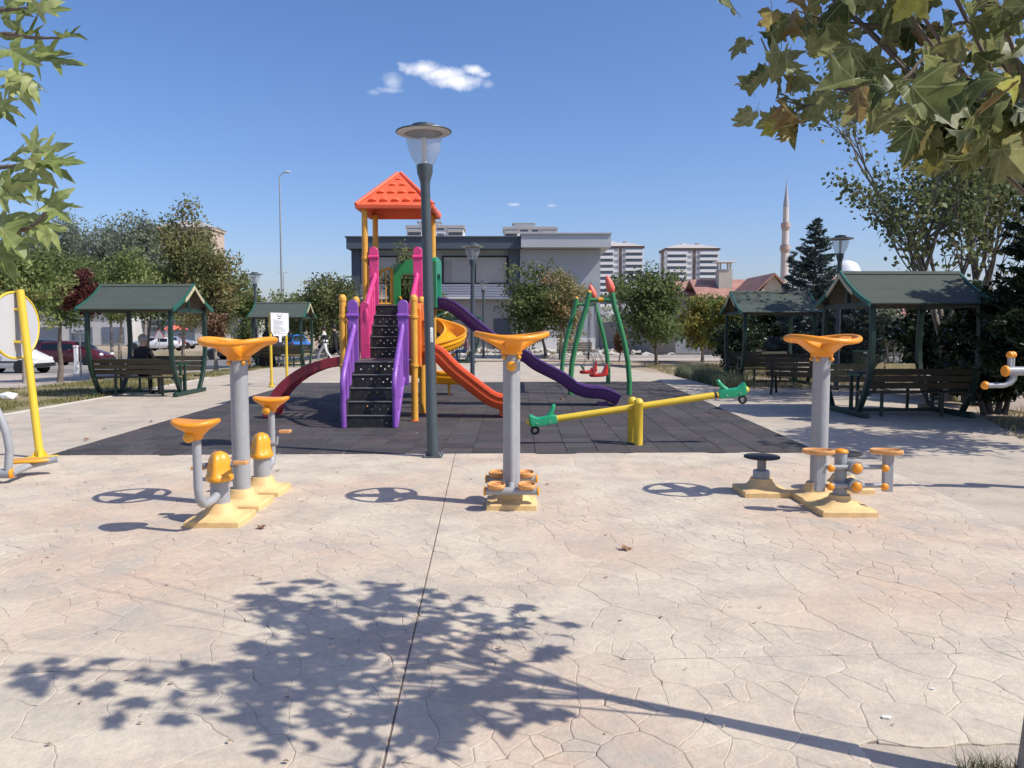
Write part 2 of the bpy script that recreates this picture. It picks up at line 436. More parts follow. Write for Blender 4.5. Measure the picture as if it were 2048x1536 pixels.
def cell(k):
    x, y, w, _ = sites[k]; poly = [(x - 1.1, y - 1), (x + 1.1, y - 1), (x + 1.1, y + 1), (x - 1.1, y + 1)]
    i, j = int(x // .4), int(y // .4); cand = []
    for a in range(i - 3, i + 4):
        for b in range(j - 3, j + 4): cand += sg.get((a, b), ())
    cand.sort(key=lambda q: (sites[q][0] - x) ** 2 + (sites[q][1] - y) ** 2)
    for q in cand[:90]:
        if q == k: continue
        X, Y, W, _ = sites[q]; nx, ny = X - x, Y - y
        c = (X * X + Y * Y - W - x * x - y * y + w) / 2
        poly = clip(poly, nx, ny, c)
        if len(poly) < 3: return []
    return poly
def unit(ax, ay, bx, by):
    l = math.hypot(bx - ax, by - ay); nx, ny = (by - ay) / l, -(bx - ax) / l
    return nx, ny, nx * ax + ny * ay
JL = [unit(*G(765, 1536).xy, *G(905, 930).xy), unit(*G(0, 1345).xy, *G(2048, 1302).xy)]
JR = unit(*G(1700, 905).xy, *G(2048, 1062).xy)
if JR[0] < 0: JR = (-JR[0], -JR[1], -JR[2])
bed_a = G(1722, 1488); bed_b = G(2048, 1484)
def stone_polys():
    out = []
    for k, s in enumerate(sites):
        if not inreg(s[0], s[1]): continue
        p = cell(k)
        if not p: continue
        ps = [p]
        for ji, (nx, ny, c) in enumerate(JL):
            nps = []
            for q in ps:
                for sg_ in (1, -1):
                    r = clip(q, nx * sg_, ny * sg_, c * sg_ - (.004, .0016)[ji])
                    if len(r) > 2: nps.append(r)
            ps = nps
        nps = []
        for q in ps:
            r = clip(q, *JR)
            # planting bed with kerb in the near right corner
            if len(r) > 2:
                cx = sum(a for a, _ in r) / len(r); cy = sum(b for _, b in r) / len(r)
                if cx > bed_a.x and cy < bed_a.y + .05:
                    r = clip(r, 0, -1, -(bed_a.y + .01)) if cx > bed_a.x + .1 else clip(r, 1, 0, bed_a.x - .01)
            if len(r) > 2: nps.append(r)
        out += [(q, s[3]) for q in nps]
    return out
def area(p): return abs(sum(p[i][0] * p[(i + 1) % len(p)][1] - p[(i + 1) % len(p)][0] * p[i][1] for i in range(len(p)))) / 2
def stone_rings(poly, gap):
    n = len(poly)
    if sum(poly[i][0] * poly[(i + 1) % n][1] - poly[(i + 1) % n][0] * poly[i][1] for i in range(n)) < 0: poly = poly[::-1]
    pts = []
    for i in range(n):
        p, q = poly[i], poly[(i + 1) % n]; l = math.hypot(q[0] - p[0], q[1] - p[1])
        if l < .012: continue
        m = max(1, int(l / .045))
        for t in range(m): pts.append((p[0] + (q[0] - p[0]) * t / m, p[1] + (q[1] - p[1]) * t / m))
    if len(pts) < 3: return None
    def wob(p):
        a = mnoise.noise_vector((p[0] * 6, p[1] * 6, 1.7)); b = mnoise.noise_vector((p[0] * 21, p[1] * 21, 9.2))
        return (p[0] + a.x * .03 + b.x * .012, p[1] + a.y * .026 + b.y * .011)
    on_j = lambda p: any(abs(nx * p[0] + ny * p[1] - c) < .02 for nx, ny, c in JL + [JR])
    pts = [p if on_j(p) else wob(p) for p in pts]
    cx = sum(p[0] for p in pts) / len(pts); cy = sum(p[1] for p in pts) / len(pts)
    rad = math.sqrt(max(area(pts), 1e-6) / PI)
    def ins(d): f = max(.3, 1 - d / rad); return [(cx + (p[0] - cx) * f, cy + (p[1] - cy) * f) for p in pts]
    return ins(gap), ins(gap + min(.006, rad * .2)), rad
objs = []
for poly, isbig in stone_polys():
    a = area(poly)
    if a < 4e-4: continue
    cx = sum(p[0] for p in poly) / len(poly); cy = sum(p[1] for p in poly) / len(poly)
    objs.append((a / max(cy, 1) ** 2.2, poly, cx, cy))
objs.sort(key=lambda t: -t[0])
def add_stone(mb, poly, cx, cy):
    g = .0004 + .0014 * max(0, .2 + mnoise.noise((cx * 1.3, cy * 1.3, 5)))
    r = stone_rings(poly, g)
    if not r: return False
    o, i, rad = r; n = len(o); dz = rs.uniform(-.0006, .0006)
    mb.add([(x, y, -.012) for x, y in o] + [(x, y, -.002 + dz) for x, y in o] + [(x, y, dz) for x, y in i] + [(sum(p[0] for p in i) / n, sum(p[1] for p in i) / n, dz)],
           [(k, (k + 1) % n, n + (k + 1) % n, n + k) for k in range(n)] + [(n + k, n + (k + 1) % n, 2 * n + (k + 1) % n, 2 * n + k) for k in range(n)] + [(2 * n + k, 2 * n + (k + 1) % n, 3 * n) for k in range(n)])
    return True
def set_tint(me, vals):
    a = me.attributes.new('tint', 'FLOAT', 'FACE'); a.data.foreach_set('value', np.asarray(vals, dtype=np.float32))
for (w, poly, cx, cy) in objs[:300]:
    mb = MB()
    if add_stone(mb, poly, cx, cy):
        o = part('stone', mb, STONE, plaza, smooth=0, fix=False); set_tint(o.data, [rs.random()] * len(o.data.polygons))
mb = MB(); tints = []
for (w, poly, cx, cy) in objs[300:]:
    n0 = len(mb.f)
    if add_stone(mb, poly, cx, cy): tints += [rs.random()] * (len(mb.f) - n0)
o = part('small_stones', mb, STONE, plaza, smooth=0, kind='stuff', fix=False); set_tint(o.data, tints)
# grit bed under the stones
mb = MB(); mb.add([(-8.2, .8, -.0065), (8.2, .8, -.0065), (6.2, 5.2, -.0065), (3.75, 9.62, -.0065), (-8.2, 9.62, -.0065)], [(0, 1, 2, 3, 4)])
bmj = [(-8.3, .8), (bed_a.x - .02, .8), (bed_a.x - .02, bed_a.y + .02), (7.5, bed_a.y + .02), (7.5, 3.0), (3.7, 9.55), (-8.3, 9.55)]
p = bmj
mb = MB(); mb.add([(x, y, -.0068) for x, y in clip(bmj, *JR)], [tuple(range(len(clip(bmj, *JR))))])
part('joint_bed', mb, JOINT, plaza, smooth=0)
# smooth concrete slab on the right, with its own edge
def strip_joint(a, b, w=.012):
    a, b = Vector(a), Vector(b); t = (b - a).normalized(); s = Vector((-t.y, t.x, 0)) * w / 2
    m_ = MB(); m_.quad(a - s, a + s, b + s, b - s); return m_
for (a, b) in (((-9.3, 13.2), (-5.8, 13.2)), ((-9.5, 20.5), (-6.6, 20.5)), ((5.0, 13.5), (8.0, 13.3)), ((-9.6, 28), (4.8, 28.4)), ((-3, 23), (-3.2, 37)), ((1.9, 23), (2.4, 36)), ((6.1, 9.4), (5.5, 15)), ((-8.2, 9.75), (-5.9, 9.7)), ((-6.3, 24), (-7.2, 37))):
    part('slab_joint', strip_joint((a[0], a[1], -.005), (b[0], b[1], -.005)), JOINT, plaza, smooth=0)

# ---- rubber safety mat
MC = [G(95, 911), G(1640, 904), G(1321, 763), G(592, 766)]
def mpt(u, v):
    a = MC[0].lerp(MC[1], u); b = MC[3].lerp(MC[2], u); return a.lerp(b, v)
mb = MB(); mb.add([(p.x, p.y, -.004) for p in MC], [(0, 1, 2, 3)])
matbed = structure('rubber_mat', mb, RUBBER, smooth=0); set_tint(matbed.data, [0.0])
NU, NV = 24, 30
tiles = []
for j in range(NV):
    v0, v1 = j / NV, (j + 1) / NV
    for i in range(-1, NU):
        off = .5 if (j % 2 and i < 9) else 0
        u0, u1 = (i + off) / NU, (i + 1 + off) / NU
        if j % 2 and i == 8: u1 = 9 / NU
        if j % 2 and i == 9: u0 = 9 / NU
        u0, u1 = max(0, u0), min(1, u1)
        if u1 - u0 > .008: tiles.append((u0, u1, v0, v1))
def add_tile(mb, t):
    P = [mpt(t[0], t[2]), mpt(t[1], t[2]), mpt(t[1], t[3]), mpt(t[0], t[3])]; c = sum(P, Vector()) / 4
    o = [p + (c - p).normalized() * .005 for p in P]; i = [p + (c - p).normalized() * .014 for p in P]; dz = rs.uniform(-.002, .003)
    mb.add([(p.x, p.y, -.006) for p in o] + [(p.x, p.y, .002 + dz) for p in o] + [(p.x, p.y, .005 + dz) for p in i],
           [(k, (k + 1) % 4, 4 + (k + 1) % 4, 4 + k) for k in range(4)] + [(4 + k, 4 + (k + 1) % 4, 8 + (k + 1) % 4, 8 + k) for k in range(4)] + [(8, 9, 10, 11)])
for t in tiles[:300]:
    mb = MB(); add_tile(mb, t); o = part('tile', mb, RUBBER, matbed, smooth=0, fix=False); set_tint(o.data, [rs.random()] * len(o.data.polygons))
mb = MB(); tt = []
for t in tiles[300:]: add_tile(mb, t); tt += [rs.random()] * 9
o = part('far_tiles', mb, RUBBER, matbed, smooth=0, kind='stuff', fix=False); set_tint(o.data, tt)

# ---- roads, pavements, kerbs
sheet('road', lin(-170, -20, 30) + lin(-19, -10.5, 12), lin(47, 68, 12), ASPH, .0)
sheet('pavement', lin(-60, -12.6, 30), lin(21.0, 40.5, 20), PAVE, -.015)
sheet('side_road', lin(9.9, 15.6, 4), lin(2, 44, 20), ROADPINK, -.03)
sheet('footpath', lin(-9.6, 12, 20), lin(37.9, 41.5, 3), PAVE, -.012)
sheet('forecourt', lin(-60, -9.8, 20), lin(40.9, 46.6, 3), ASPH, -.02)
def kerb(name, pts, w=.15, h=.14, m=None):
    mb = MB()
    for a, b in zip(pts[:-1], pts[1:]):
        za, zb = gz(*a), gz(*b); mb.beam((a[0], a[1], za + h / 2 - .05), (b[0], b[1], zb + h / 2 - .05), w, h)
    return structure(name, mb, m or WHITE, smooth=0)
KERBW = mat('kerb_concrete', (.6, .57, .5), .8, .12, 1.2, .3, 30)
KERBY = mat('kerb_yellow_white', (.62, .52, .33), .8, .2, .8, .3, 30)
kerb('road_kerb', [(x, 46.8) for x in lin(-60, -11, 10)], .2, .22, KERBW)
kerb('far_kerb', [(x, 68.2) for x in lin(-120, -10, 12)], .25, .45, KERBY)
kerb('path_kerb', [(x, 41.7) for x in lin(-9.6, 12, 6)], .18, .18, KERBW)
kerb('pavement_kerb', [(x, 40.6) for x in lin(-60, -12.4, 8)], .15, .1, KERBW)
kerb('lawn_kerb', [(PL_L - .02, 13.0), (PL_L - .02, 18.5), (-9.72, 25.0)], .07, .06, KERBW)
# kerbed planting bed in the near right corner
mb = MB()
ka, kb = bed_a, bed_b
mb.prism([(ka.x, ka.y), (5.4, ka.y - .02), (5.4, ka.y - .17), (ka.x + .16, ka.y - .15), (ka.x + .16, -1.0), (ka.x, -1.0)], -.2, -.012)
bedkerb = structure('bed_kerb', mb, CONC, smooth=0, bevel=.008)
BEDSOIL = groundmat('bed_soil', [(.2, .13, .075), (.25, .16, .09), (.14, .1, .06)], (1.5, 7, 40), .95, .9, 40, fine=.3, dist=.03)
mb = MB()
nb_ = 28
xs_, ys_ = lin(ka.x + .15, 5.4, nb_), lin(-1, ka.y - .15, nb_)
mb.add([(x, y, -.008 + .03 * mnoise.noise((x * 5, y * 5, 0)) - .02) for y in ys_ for x in xs_], [(j * (nb_ + 1) + i, j * (nb_ + 1) + i + 1, (j + 1) * (nb_ + 1) + i + 1, (j + 1) * (nb_ + 1) + i) for j in range(nb_) for i in range(nb_)])
structure('planting_bed', mb, BEDSOIL, smooth=60)

# ---- grass
def blades(name, label, pts, hmin, hmax, wid, stops, seed, lean=.5, parent=None):
    r = np.random.default_rng(seed); P = np.asarray(pts, dtype=np.float64); n = len(P)
    h = r.uniform(hmin, hmax, n); a = r.uniform(0, 2 * PI, n); l = r.uniform(.1, 1, n) * lean * h; b = r.uniform(0, 2 * PI, n)
    side = np.stack([np.cos(a), np.sin(a), np.zeros(n)], 1) * (wid * r.uniform(.6, 1.3, n))[:, None]
    mid = P + np.stack([np.cos(b) * l * .35, np.sin(b) * l * .35, h * .6], 1); tip = P + np.stack([np.cos(b) * l, np.sin(b) * l, h], 1)
    V = np.stack([P - side, P + side, mid + side * .6, mid - side * .6, tip], 1).reshape(-1, 3)
    me = bpy.data.meshes.new(name); me.vertices.add(5 * n); me.vertices.foreach_set('co', V.ravel())
    base = np.arange(n)[:, None] * 5
    li = np.concatenate([base + np.array([0, 1, 2, 3]), base + np.array([3, 2, 4])], 1).ravel()
    me.loops.add(7 * n); me.loops.foreach_set('vertex_index', li)
    me.polygons.add(2 * n); me.polygons.foreach_set('loop_start', (np.arange(n)[:, None] * 7 + np.array([0, 4])).ravel()); me.polygons.foreach_set('loop_total', np.tile([4, 3], n))
    me.update(); set_tint(me, np.repeat(r.random(n), 2)); me.materials.append(leafmat(name + '_green', stops, .25, .7))
    o = bpy.data.objects.new(name, me); COL.objects.link(o)
    o['kind'] = 'stuff'; tag(o, label, 'grass'); return o
sheet('lawn_soil', lin(-13.2, PL_L - .05, 12), lin(13.0, 37, 30), LAWN, -.012)
rg = random.Random(3); pts = []
while len(pts) < 26000:
    y = 13 + 24 * rg.random() ** 1.3; x = rg.uniform(-13.2, PL_L - .1 - (.35 if y > 22 else 0))
    if mnoise.noise((x * .7, y * .7, 2)) + .35 * mnoise.noise((x * 3, y * 3, 2)) > -.12 + .25 * rg.random() - (.1): pts.append((x, y, gz(x, y) - .015))
GSTOPS = [(0, (.10, .12, .03)), (.45, (.17, .17, .05)), (.75, (.3, .25, .1)), (1, (.42, .35, .18))]
blades('dry_lawn', 'patchy dry green lawn strip beside the left pavilion', pts, .04, .13, .006, GSTOPS, 5, .8)
pts = []
for _ in range(2300):
    x = rg.gauss(2.12, .3); y = rg.uniform(1.4, ka.y - .17)
    if x > ka.x + .17 and mnoise.noise((x * 6, y * 6, 4)) > -.2: pts.append((x, y, -.03))
for _ in range(420):
    pts.append((rg.gauss(1.72, .07), rg.gauss(ka.y - .22, .03), -.03))
blades('grass_tuft', 'wispy green grass growing in the soil bed beside the tree trunk', pts, .03, .13, .0022, [(0, (.08, .1, .03)), (.5, (.2, .2, .06)), (1, (.5, .42, .22))], 8, 1.1)
pts = []
for _ in range(16000):
    x, y = rg.uniform(5.55, 11.5), rg.uniform(20.8, 34)
    if mnoise.noise((x * .8, y * .8, 8)) > -.1: pts.append((x, y, -.05))
for _ in range(2500):
    y = rg.uniform(8.5, 19.5); x = rg.uniform(7.2 + (y - 10.6) * .4, 9.9)
    if mnoise.noise((x, y, 8)) > .1: pts.append((x, y, -.05))
blades('weedy_grass', 'straw coloured weeds growing around the two right pavilions', pts, .05, .22, .007, [(0, (.14, .15, .05)), (.4, (.26, .22, .09)), (1, (.45, .36, .19))], 9, .9)
pts = []
for _ in range(5200):
    y = rg.uniform(21.0, 26.8); x = 5.6 + abs(rg.gauss(0, .45)); pts.append((x, y, -.05))
blades('lavender_clump', 'grey green clump of tall grass at the paving edge before the pavilion', pts, .2, .5, .009, [(0, (.09, .12, .05)), (.5, (.17, .2, .1)), (1, (.3, .3, .2))], 10, .7)
# ------------------------------------------------------------------ shared small builders
def sq_ring(c, hx, hy, z, e, n=32, rz=0):
    out = []
    for k in range(n):
        a = 2 * PI * k / n; ca, sa = math.cos(a), math.sin(a)
        r = (abs(ca) ** e + abs(sa) ** e) ** (-1 / e)
        x, y = hx * r * ca, hy * r * sa
        out.append(Vector((c[0] + x * math.cos(rz) - y * math.sin(rz), c[1] + x * math.sin(rz) + y * math.cos(rz), c[2] + z)))
    return out
def base_cover(parent, c=(0, 0, 0), hw=.22, neck=.1, h=.16):
    mb = MB(); z = c[2]
    mb.rings([sq_ring(c, hw, hw, 0, 24), sq_ring(c, hw, hw, .042, 24), sq_ring(c, hw * .965, hw * .965, .052, 20), sq_ring(c, hw * .80, hw * .80, .057, 9), sq_ring(c, hw * .66, hw * .66, .067, 5), sq_ring(c, hw * .56, hw * .56, .085, 3.4),
              sq_ring(c, neck * 1.1, neck * 1.1, h * .8, 2.3), sq_ring(c, neck, neck, h, 2), sq_ring(c, neck * .9, neck * .9, h, 2)])
    return part('base_cover', mb, BASECOVER, parent, smooth=28)
def hand_wheel(parent, z, rad=.315, rz=0):
    M = Matrix.Rotation(rz, 3, 'Z')
    mb = MB()
    mb.lathe([(.092, 0), (.098, .006), (.1, .075), (.112, .1), (.1, .13), (.04, .145)], (0, 0, z), 16)
    part('wheel_hub', mb, ORANGE, parent, smooth=50)
    n = 44; zt = lambda a: z + .165 + .02 * math.cos(2 * (a)) 
    rim = part('wheel_rim', MB().tube([M @ Vector((rad * math.cos(2 * PI * k / n), rad * math.sin(2 * PI * k / n), zt(2 * PI * k / n))) for k in range(n)], .026, 12, closed=True), ORANGE, parent, smooth=60)
    for k in range(4):
        a = k * PI / 2; mb = MB(); rings = []
        for (r, w, zl, zh) in ((.06, .085, z + .02, z + .12), (.12, .078, z + .055, z + .135), (.2, .075, z + .105, z + .155), (rad, .09, zt(a) - .018, zt(a) + .016)):
            ring = []
            for (s, zz) in ((-w * .8, zl), (w * .8, zl), (w, (zl + zh) / 2), (w * .85, zh), (-w * .85, zh), (-w, (zl + zh) / 2)):
                ring.append(M @ Vector((r * math.cos(a) - s * math.sin(a), r * math.sin(a) + s * math.cos(a), zz)))
            rings.append(ring)
        part('wheel_spoke', mb.rings(rings), ORANGE, parent, smooth=35, bevel=.006)
    for k in range(4):
        a = k * PI / 2 + PI / 4
        part('bolt_cap', MB().ball((.095 * math.cos(a), .095 * math.sin(a), z - .022), .02, 10, 6), YELLOWORANGE, parent, smooth=60)
def foot_pad(parent, c, rz=0, w=.075, l=.13, m=None):
    M = Matrix.Rotation(rz, 3, 'Z')
    def outl(f, z):
        o = []
        for k in range(20):
            a = 2 * PI * k / 20; e = .8
            x = w * f * math.copysign(abs(math.cos(a)) ** e, math.cos(a)) * (1 - .12 * math.sin(a)); y = l * f * math.copysign(abs(math.sin(a)) ** e, math.sin(a))
            o.append(M @ Vector((x, y, z)) + Vector(c))
        return o
    mb = MB(); mb.rings([outl(.9, 0), outl(1, .01), outl(1, .034), outl(.93, .04), outl(.87, .036), outl(.84, .016)])
    p = part('foot_pad', mb, m or PADTAN, parent, smooth=50)
    for s in (-1, 0, 1):
        part('grip_rib', MB().box(M @ Vector((0, s * l * .45, .02)) + Vector(c), (w * 1.1, .018, .012), rz), m or PADTAN, p, bevel=.003)
    return p
def knob(parent, c, r, axis='Y', m=None):
    mb = MB(); mb.lathe([(.6 * r, .35 * r), (r, .2 * r), (r, -.1 * r), (.85 * r, -.38 * r), (.45 * r, -.55 * r), (.05 * r, -.6 * r)], c, 16, axis)
    return part('knob', mb, m or YELLOWORANGE, parent, smooth=60)

# ------------------------------------------------------------------ wheel station in the middle
def wheel_post(label, loc, h, wheel_rz, foot_bars):
    t = thing('hand_wheel_post', label, 'exercise machine', loc, group='outdoor exercise machines')
    base_cover(t, hw=.225, neck=.105)
    part('post', MB().lathe([(.077, .1), (.077, h)], seg=24), GREYSTEEL, t, smooth=50)
    hand_wheel(t, h, rz=wheel_rz)
    if foot_bars:
        part('post_rib', MB().tube([(0, -.062, .2), (0, -.062, h - .13)], .034, 12), GREYSTEEL, t, smooth=60)
        knob(t, (0, -.115, h - .1), .045)
        for s, zz in ((-1, .17), (1, .2)):
            y = s * .2
            fb = part('foot_bar', MB().tube([(-.225, y, zz), (.225, y, zz)], .035, 14), GREYSTEEL, t, smooth=60)
            part('stay', MB().tube([(0, 0, zz + .06), (0, y, zz)], .028, 10), GREYSTEEL, t, smooth=60)
            for q in (-1, 1):
                part('end_cap', MB().lathe([(.04, 0), (.042, .012), (.03, .02)], (q * .224 if q > 0 else -.224 - .02, y, zz), 14, 'X'), YELLOWORANGE, fb, smooth=50)
                foot_pad(t, (q * .133, y, zz + .03), 0, .078, .115)
    return t
wheel_post('orange hand wheel on a grey post with four foot pads, in the middle', G(1023, 1010), 1.36, R(8), True)

# ------------------------------------------------------------------ pedal bikes left
def pedal_bike(label, loc, s):
    """s=-1: saddle towards the viewer, s=1: saddle away"""
    t = thing('pedal_bike', label, 'exercise machine', loc, group='outdoor exercise machines')
    base_cover(t, hw=.225, neck=.1)
    part('pedestal', MB().lathe([(.078, .12), (.078, .36)], seg=22), GREYSTEEL, t, smooth=50)
    part('saddle_tube', MB().tube([(0, 0, .25), (0, s * .16, .215), (-.01, s * .26, .21), (-.01, s * .34, .225), (-.015, s * .385, .28), (-.02, s * .395, .36), (-.02, s * .40, .8)], .034, 14), GREYSTEEL, t, smooth=60)
    mb = MB(); c = Vector((-.02, s * .4, 0)); rings = []
    for (f, z) in ((.24, .74), (.3, .77), (.5, .805), (.86, .845), (1, .868), (.99, .885), (.9, .893), (.5, .886)):
        ring = []
        for k in range(28):
            a = 2 * PI * k / 28; w = .185; l = .15 * (1 + .22 * math.cos(a + PI / 2 * -s))
            ring.append(c + Vector((w * f * math.cos(a), l * f * math.sin(a), z + .012 * math.cos(2 * a) * f)))
        rings.append(ring)
    sd = part('saddle', mb.rings(rings), ORANGE, t, smooth=60)
    knob(t, (-.05, s * .4 - .075, .765), .042)
    mb = MB(); rings = []
    for (f, z) in ((1.0, .345), (1.1, .36), (1.08, .385), (.93, .40), (.88, .46), (.78, .52), (.58, .565), (.2, .585)):
        ring = []
        for k in range(32):
            a = 2 * PI * k / 32; rad = .098 * f * (1 + .13 * math.cos(4 * a) * (1 if f < 1 else .25))
            ring.append(Vector((rad * math.cos(a), rad * 1.25 * math.sin(a), z)))
        rings.append(ring)
    part('gear_cover', mb.rings(rings), YELLOWORANGE, t, smooth=55)
    part('axle', MB().tube([(-.15, 0, .47), (.15, 0, .47)], .02, 10), GREYDARK, t, smooth=60)
    for q, ang in ((1, R(70 if s > 0 else 20)), (-1, R(250 if s > 0 else 200))):
        e = Vector((q * .15, math.cos(ang) * .13 * s, .47 + math.sin(ang) * .13))
        ck = part('crank', MB().tube([(q * .15, 0, .47), e], .013, 8), GREYDARK, t, smooth=60)
        pd = MB().box(e + Vector((q * .07, 0, 0)), (.11, .075, .03))
        pdl = part('pedal', pd, PADTAN, t, bevel=.006)
        for u in (-1, 0, 1): part('pedal_slot', MB().box(e + Vector((q * .07 + u * .03, 0, .0165)), (.015, .05, .004)), GREYDARK, pdl)
    return t
bx, by = -2.43, 6.93
wheel_post('orange hand wheel on a grey post standing between two pedal bikes', (bx, by, 0), 1.31, R(-12), False)
pedal_bike('orange saddle pedal bike nearest the viewer, left of the middle wheel', (bx + .02, by - .57, 0), -1)
pedal_bike('orange saddle pedal bike behind the left wheel post', (bx, by + .57, 0), 1)

# ------------------------------------------------------------------ right hand group
def twister(label, loc, h=.36, r=.17):
    t = thing('twist_disc', label, 'exercise machine', loc, group='outdoor exercise machines')
    base_cover(t, hw=.225, neck=.1, h=.15)
    part('bearing_housing', MB().lathe([(.078, .13), (.08, .14), (.08, .215), (.074, .225), (.045, .23)], seg=22), GREYSTEEL, t, smooth=45)
    part('screw_cap', MB().ball((0, -.08, .18), .012, 8, 6), GREYSTEEL, t)
    part('stem', MB().lathe([(.042, .22), (.042, h - .015)], seg=18), GREYDARK, t, smooth=50)
    part('turning_disc', MB().lathe([(r * .92, h - .018), (r, h - .012), (r, h), (r * .96, h + .006), (r * .2, h + .009)], seg=32), BLACK, t, smooth=40)
    return t
mx_, my_ = 2.86, 7.2
wheel_post('orange hand wheel on a grey post at the right, behind the stepper', (mx_, my_, 0), 1.33, R(20), False)
twister('black twist disc on a low stem left of the right wheel post', G(1522, 986))
twister('black twist disc behind the stepper at the right', (3.27, 7.62, 0), .37)
def stepper(label, loc):
    t = thing('stepper', label, 'exercise machine', loc, group='outdoor exercise machines')
    base_cover(t, hw=.24, neck=.085, h=.15)
    part('pedestal', MB().lathe([(.06, .12), (.06, .27), (.052, .275), (.052, .52)], seg=20), GREYSTEEL, t, smooth=40)
    part('top_cap', MB().lathe([(.06, .518), (.062, .53), (.045, .545), (.01, .552)], seg=18), ORANGE, t, smooth=60)
    for z, y in ((.4, -.075), (.24, -.075)):
        part('link_bar', MB().tube([(-.15, y, z), (.33, y, z + .002)], .021, 12), GREYSTEEL, t, smooth=60)
        part('pivot_collar', MB().lathe([(.058, -.09), (.058, .03)], (.09, -.03, z), 18, 'Y'), GREYSTEEL, t, smooth=45)
        for x, r in ((-.135, .032), (.09, .044), (.33, .032)): knob(t, (x, -.13, z), r, m=ORANGE)
    for x in (-.2, .385):
        part('pedal_upright', MB().box((x, -.055, .35), (.085, .05, .33)), GREYSTEEL, t, bevel=.008)
        foot_pad(t, (x - .02, -.06, .515), R(75), .085, .135)
    return t
stepper('low grey stepper with orange knobs and foot pads, front of the right group', (2.86, 6.72, 0))

# ------------------------------------------------------------------ machines cut by the frame edges
def arm_press():
    t = thing('arm_press', 'grey pipe machine with orange ribbed grips at the right edge', 'exercise machine', (5.8, 7.55, 0), group='outdoor exercise machines')
    base_cover(t, hw=.24, neck=.09)
    part('post', MB().lathe([(.075, .1), (.075, 1.3), (.06, 1.33)], seg=22), GREYSTEEL, t, smooth=50)
    a = at(2012, 742, 7.5) - Vector((5.8, 7.55, 0)); 
    part('arm', MB().tube([(0, -.05, a.z), (a.x, a.y, a.z)], .042, 14), GREYSTEEL, t, smooth=60)
    part('arm_cap', MB().lathe([(.05, -.012), (.056, 0), (.05, .02)], (a.x - .01, a.y, a.z), 18, 'X'), ORANGE, t, smooth=50)
    up = at(2020, 712, 7.5) - Vector((5.8, 7.55, 0))
    for d in (0, .055):
        part('handle', MB().tube([(up.x + d, up.y + d * .8, a.z), (up.x + d, up.y + d * .8, up.z)], .02, 12), GREYSTEEL, t, smooth=60)
        g = MB(); g.ball((up.x + d, up.y + d * .8, up.z + .01), .035, 16, 8)
        part('grip', g, ORANGE, t, smooth=20)
        b = at(2026, 748, 7.5) - Vector((5.8, 7.55, 0)); e = at(1975, 771, 7.5) - Vector((5.8, 7.55, 0))
        lo = [(b.x + d, b.y + d, b.z), (b.x + d - .005, b.y + d, b.z - .05), (b.x + d - .04, b.y + d, e.z + .02), (b.x + d - .09, b.y + d, e.z), (e.x + d * .3, e.y + d, e.z)]
        part('lower_handle', MB().tube(lo, .024, 12), GREYSTEEL, t, smooth=60)
    part('grip', MB().ball((e.x - .01, e.y + .02, e.z), .04, 16, 8), ORANGE, t, smooth=20)
    part('hand_disc', MB().lathe([(.05, .06), (.19, .05), (.21, .0), (.19, -.03), (.05, -.05)], (-.28, -.05, a.z - .02), 28, 'Y'), GREYSTEEL, t, smooth=50)
    part('seat', MB().lathe([(.05, .5), (.17, .53), (.19, .55), (.17, .57)], (.55, 0, 0), 22), ORANGE, t, smooth=60)
    part('seat_tube', MB().tube([(0, 0, .25), (.4, 0, .22), (.52, 0, .27), (.55, 0, .5)], .035, 12), GREYSTEEL, t, smooth=60)
    return t
arm_press()
def air_walker():
    o = G(-110, 925)
    t = thing('air_walker', 'bent grey pipe machine with a yellow foot board at the left edge', 'exercise machine', o, group='outdoor exercise machines')
    base_cover(t, hw=.24, neck=.09)
    L_ = lambda px, py, Y: at(px, py, Y) - o
    part('post', MB().lathe([(.075, .1), (.075, 1.25)], seg=22), GREYSTEEL, t, smooth=50)
    y = 7.95
    a = L_(22, 947, y)
    part('swing_arm', MB().tube([(0, .05, 1.2), L_(-50, 760, y), L_(-12, 812, y), L_(4, 842, y), L_(14, 870, y), L_(19, 900, y), a + Vector((-.03, 0, .0))], .04, 14), GREYSTEEL, t, smooth=60)
    part('cross_tube', MB().tube([a + Vector((-.5, 0, .0)), a], .05, 14), GREYSTEEL, t, smooth=60)
    part('end_cap', MB().lathe([(.05, 0), (.052, .012), (.045, .02)], a, 18, 'X'), ORANGE, t, smooth=50)
    c = a + Vector((-.08, .42, .05))
    part('foot_board', MB().prism([(-.2, -.12), (.12, -.12), (.24, -.05), (.27, .05), (.15, .1), (-.2, .1)], 0, .03), YELLOWORANGE, t, bevel=.01, loc=c, rot=(0, 0, .35))
    part('foot_board_tube', MB().tube([c + Vector((.28, .06, .02)), c + Vector((.05, -.02, -.03)), a], .035, 12), GREYSTEEL, t, smooth=60)
    return t
air_walker()

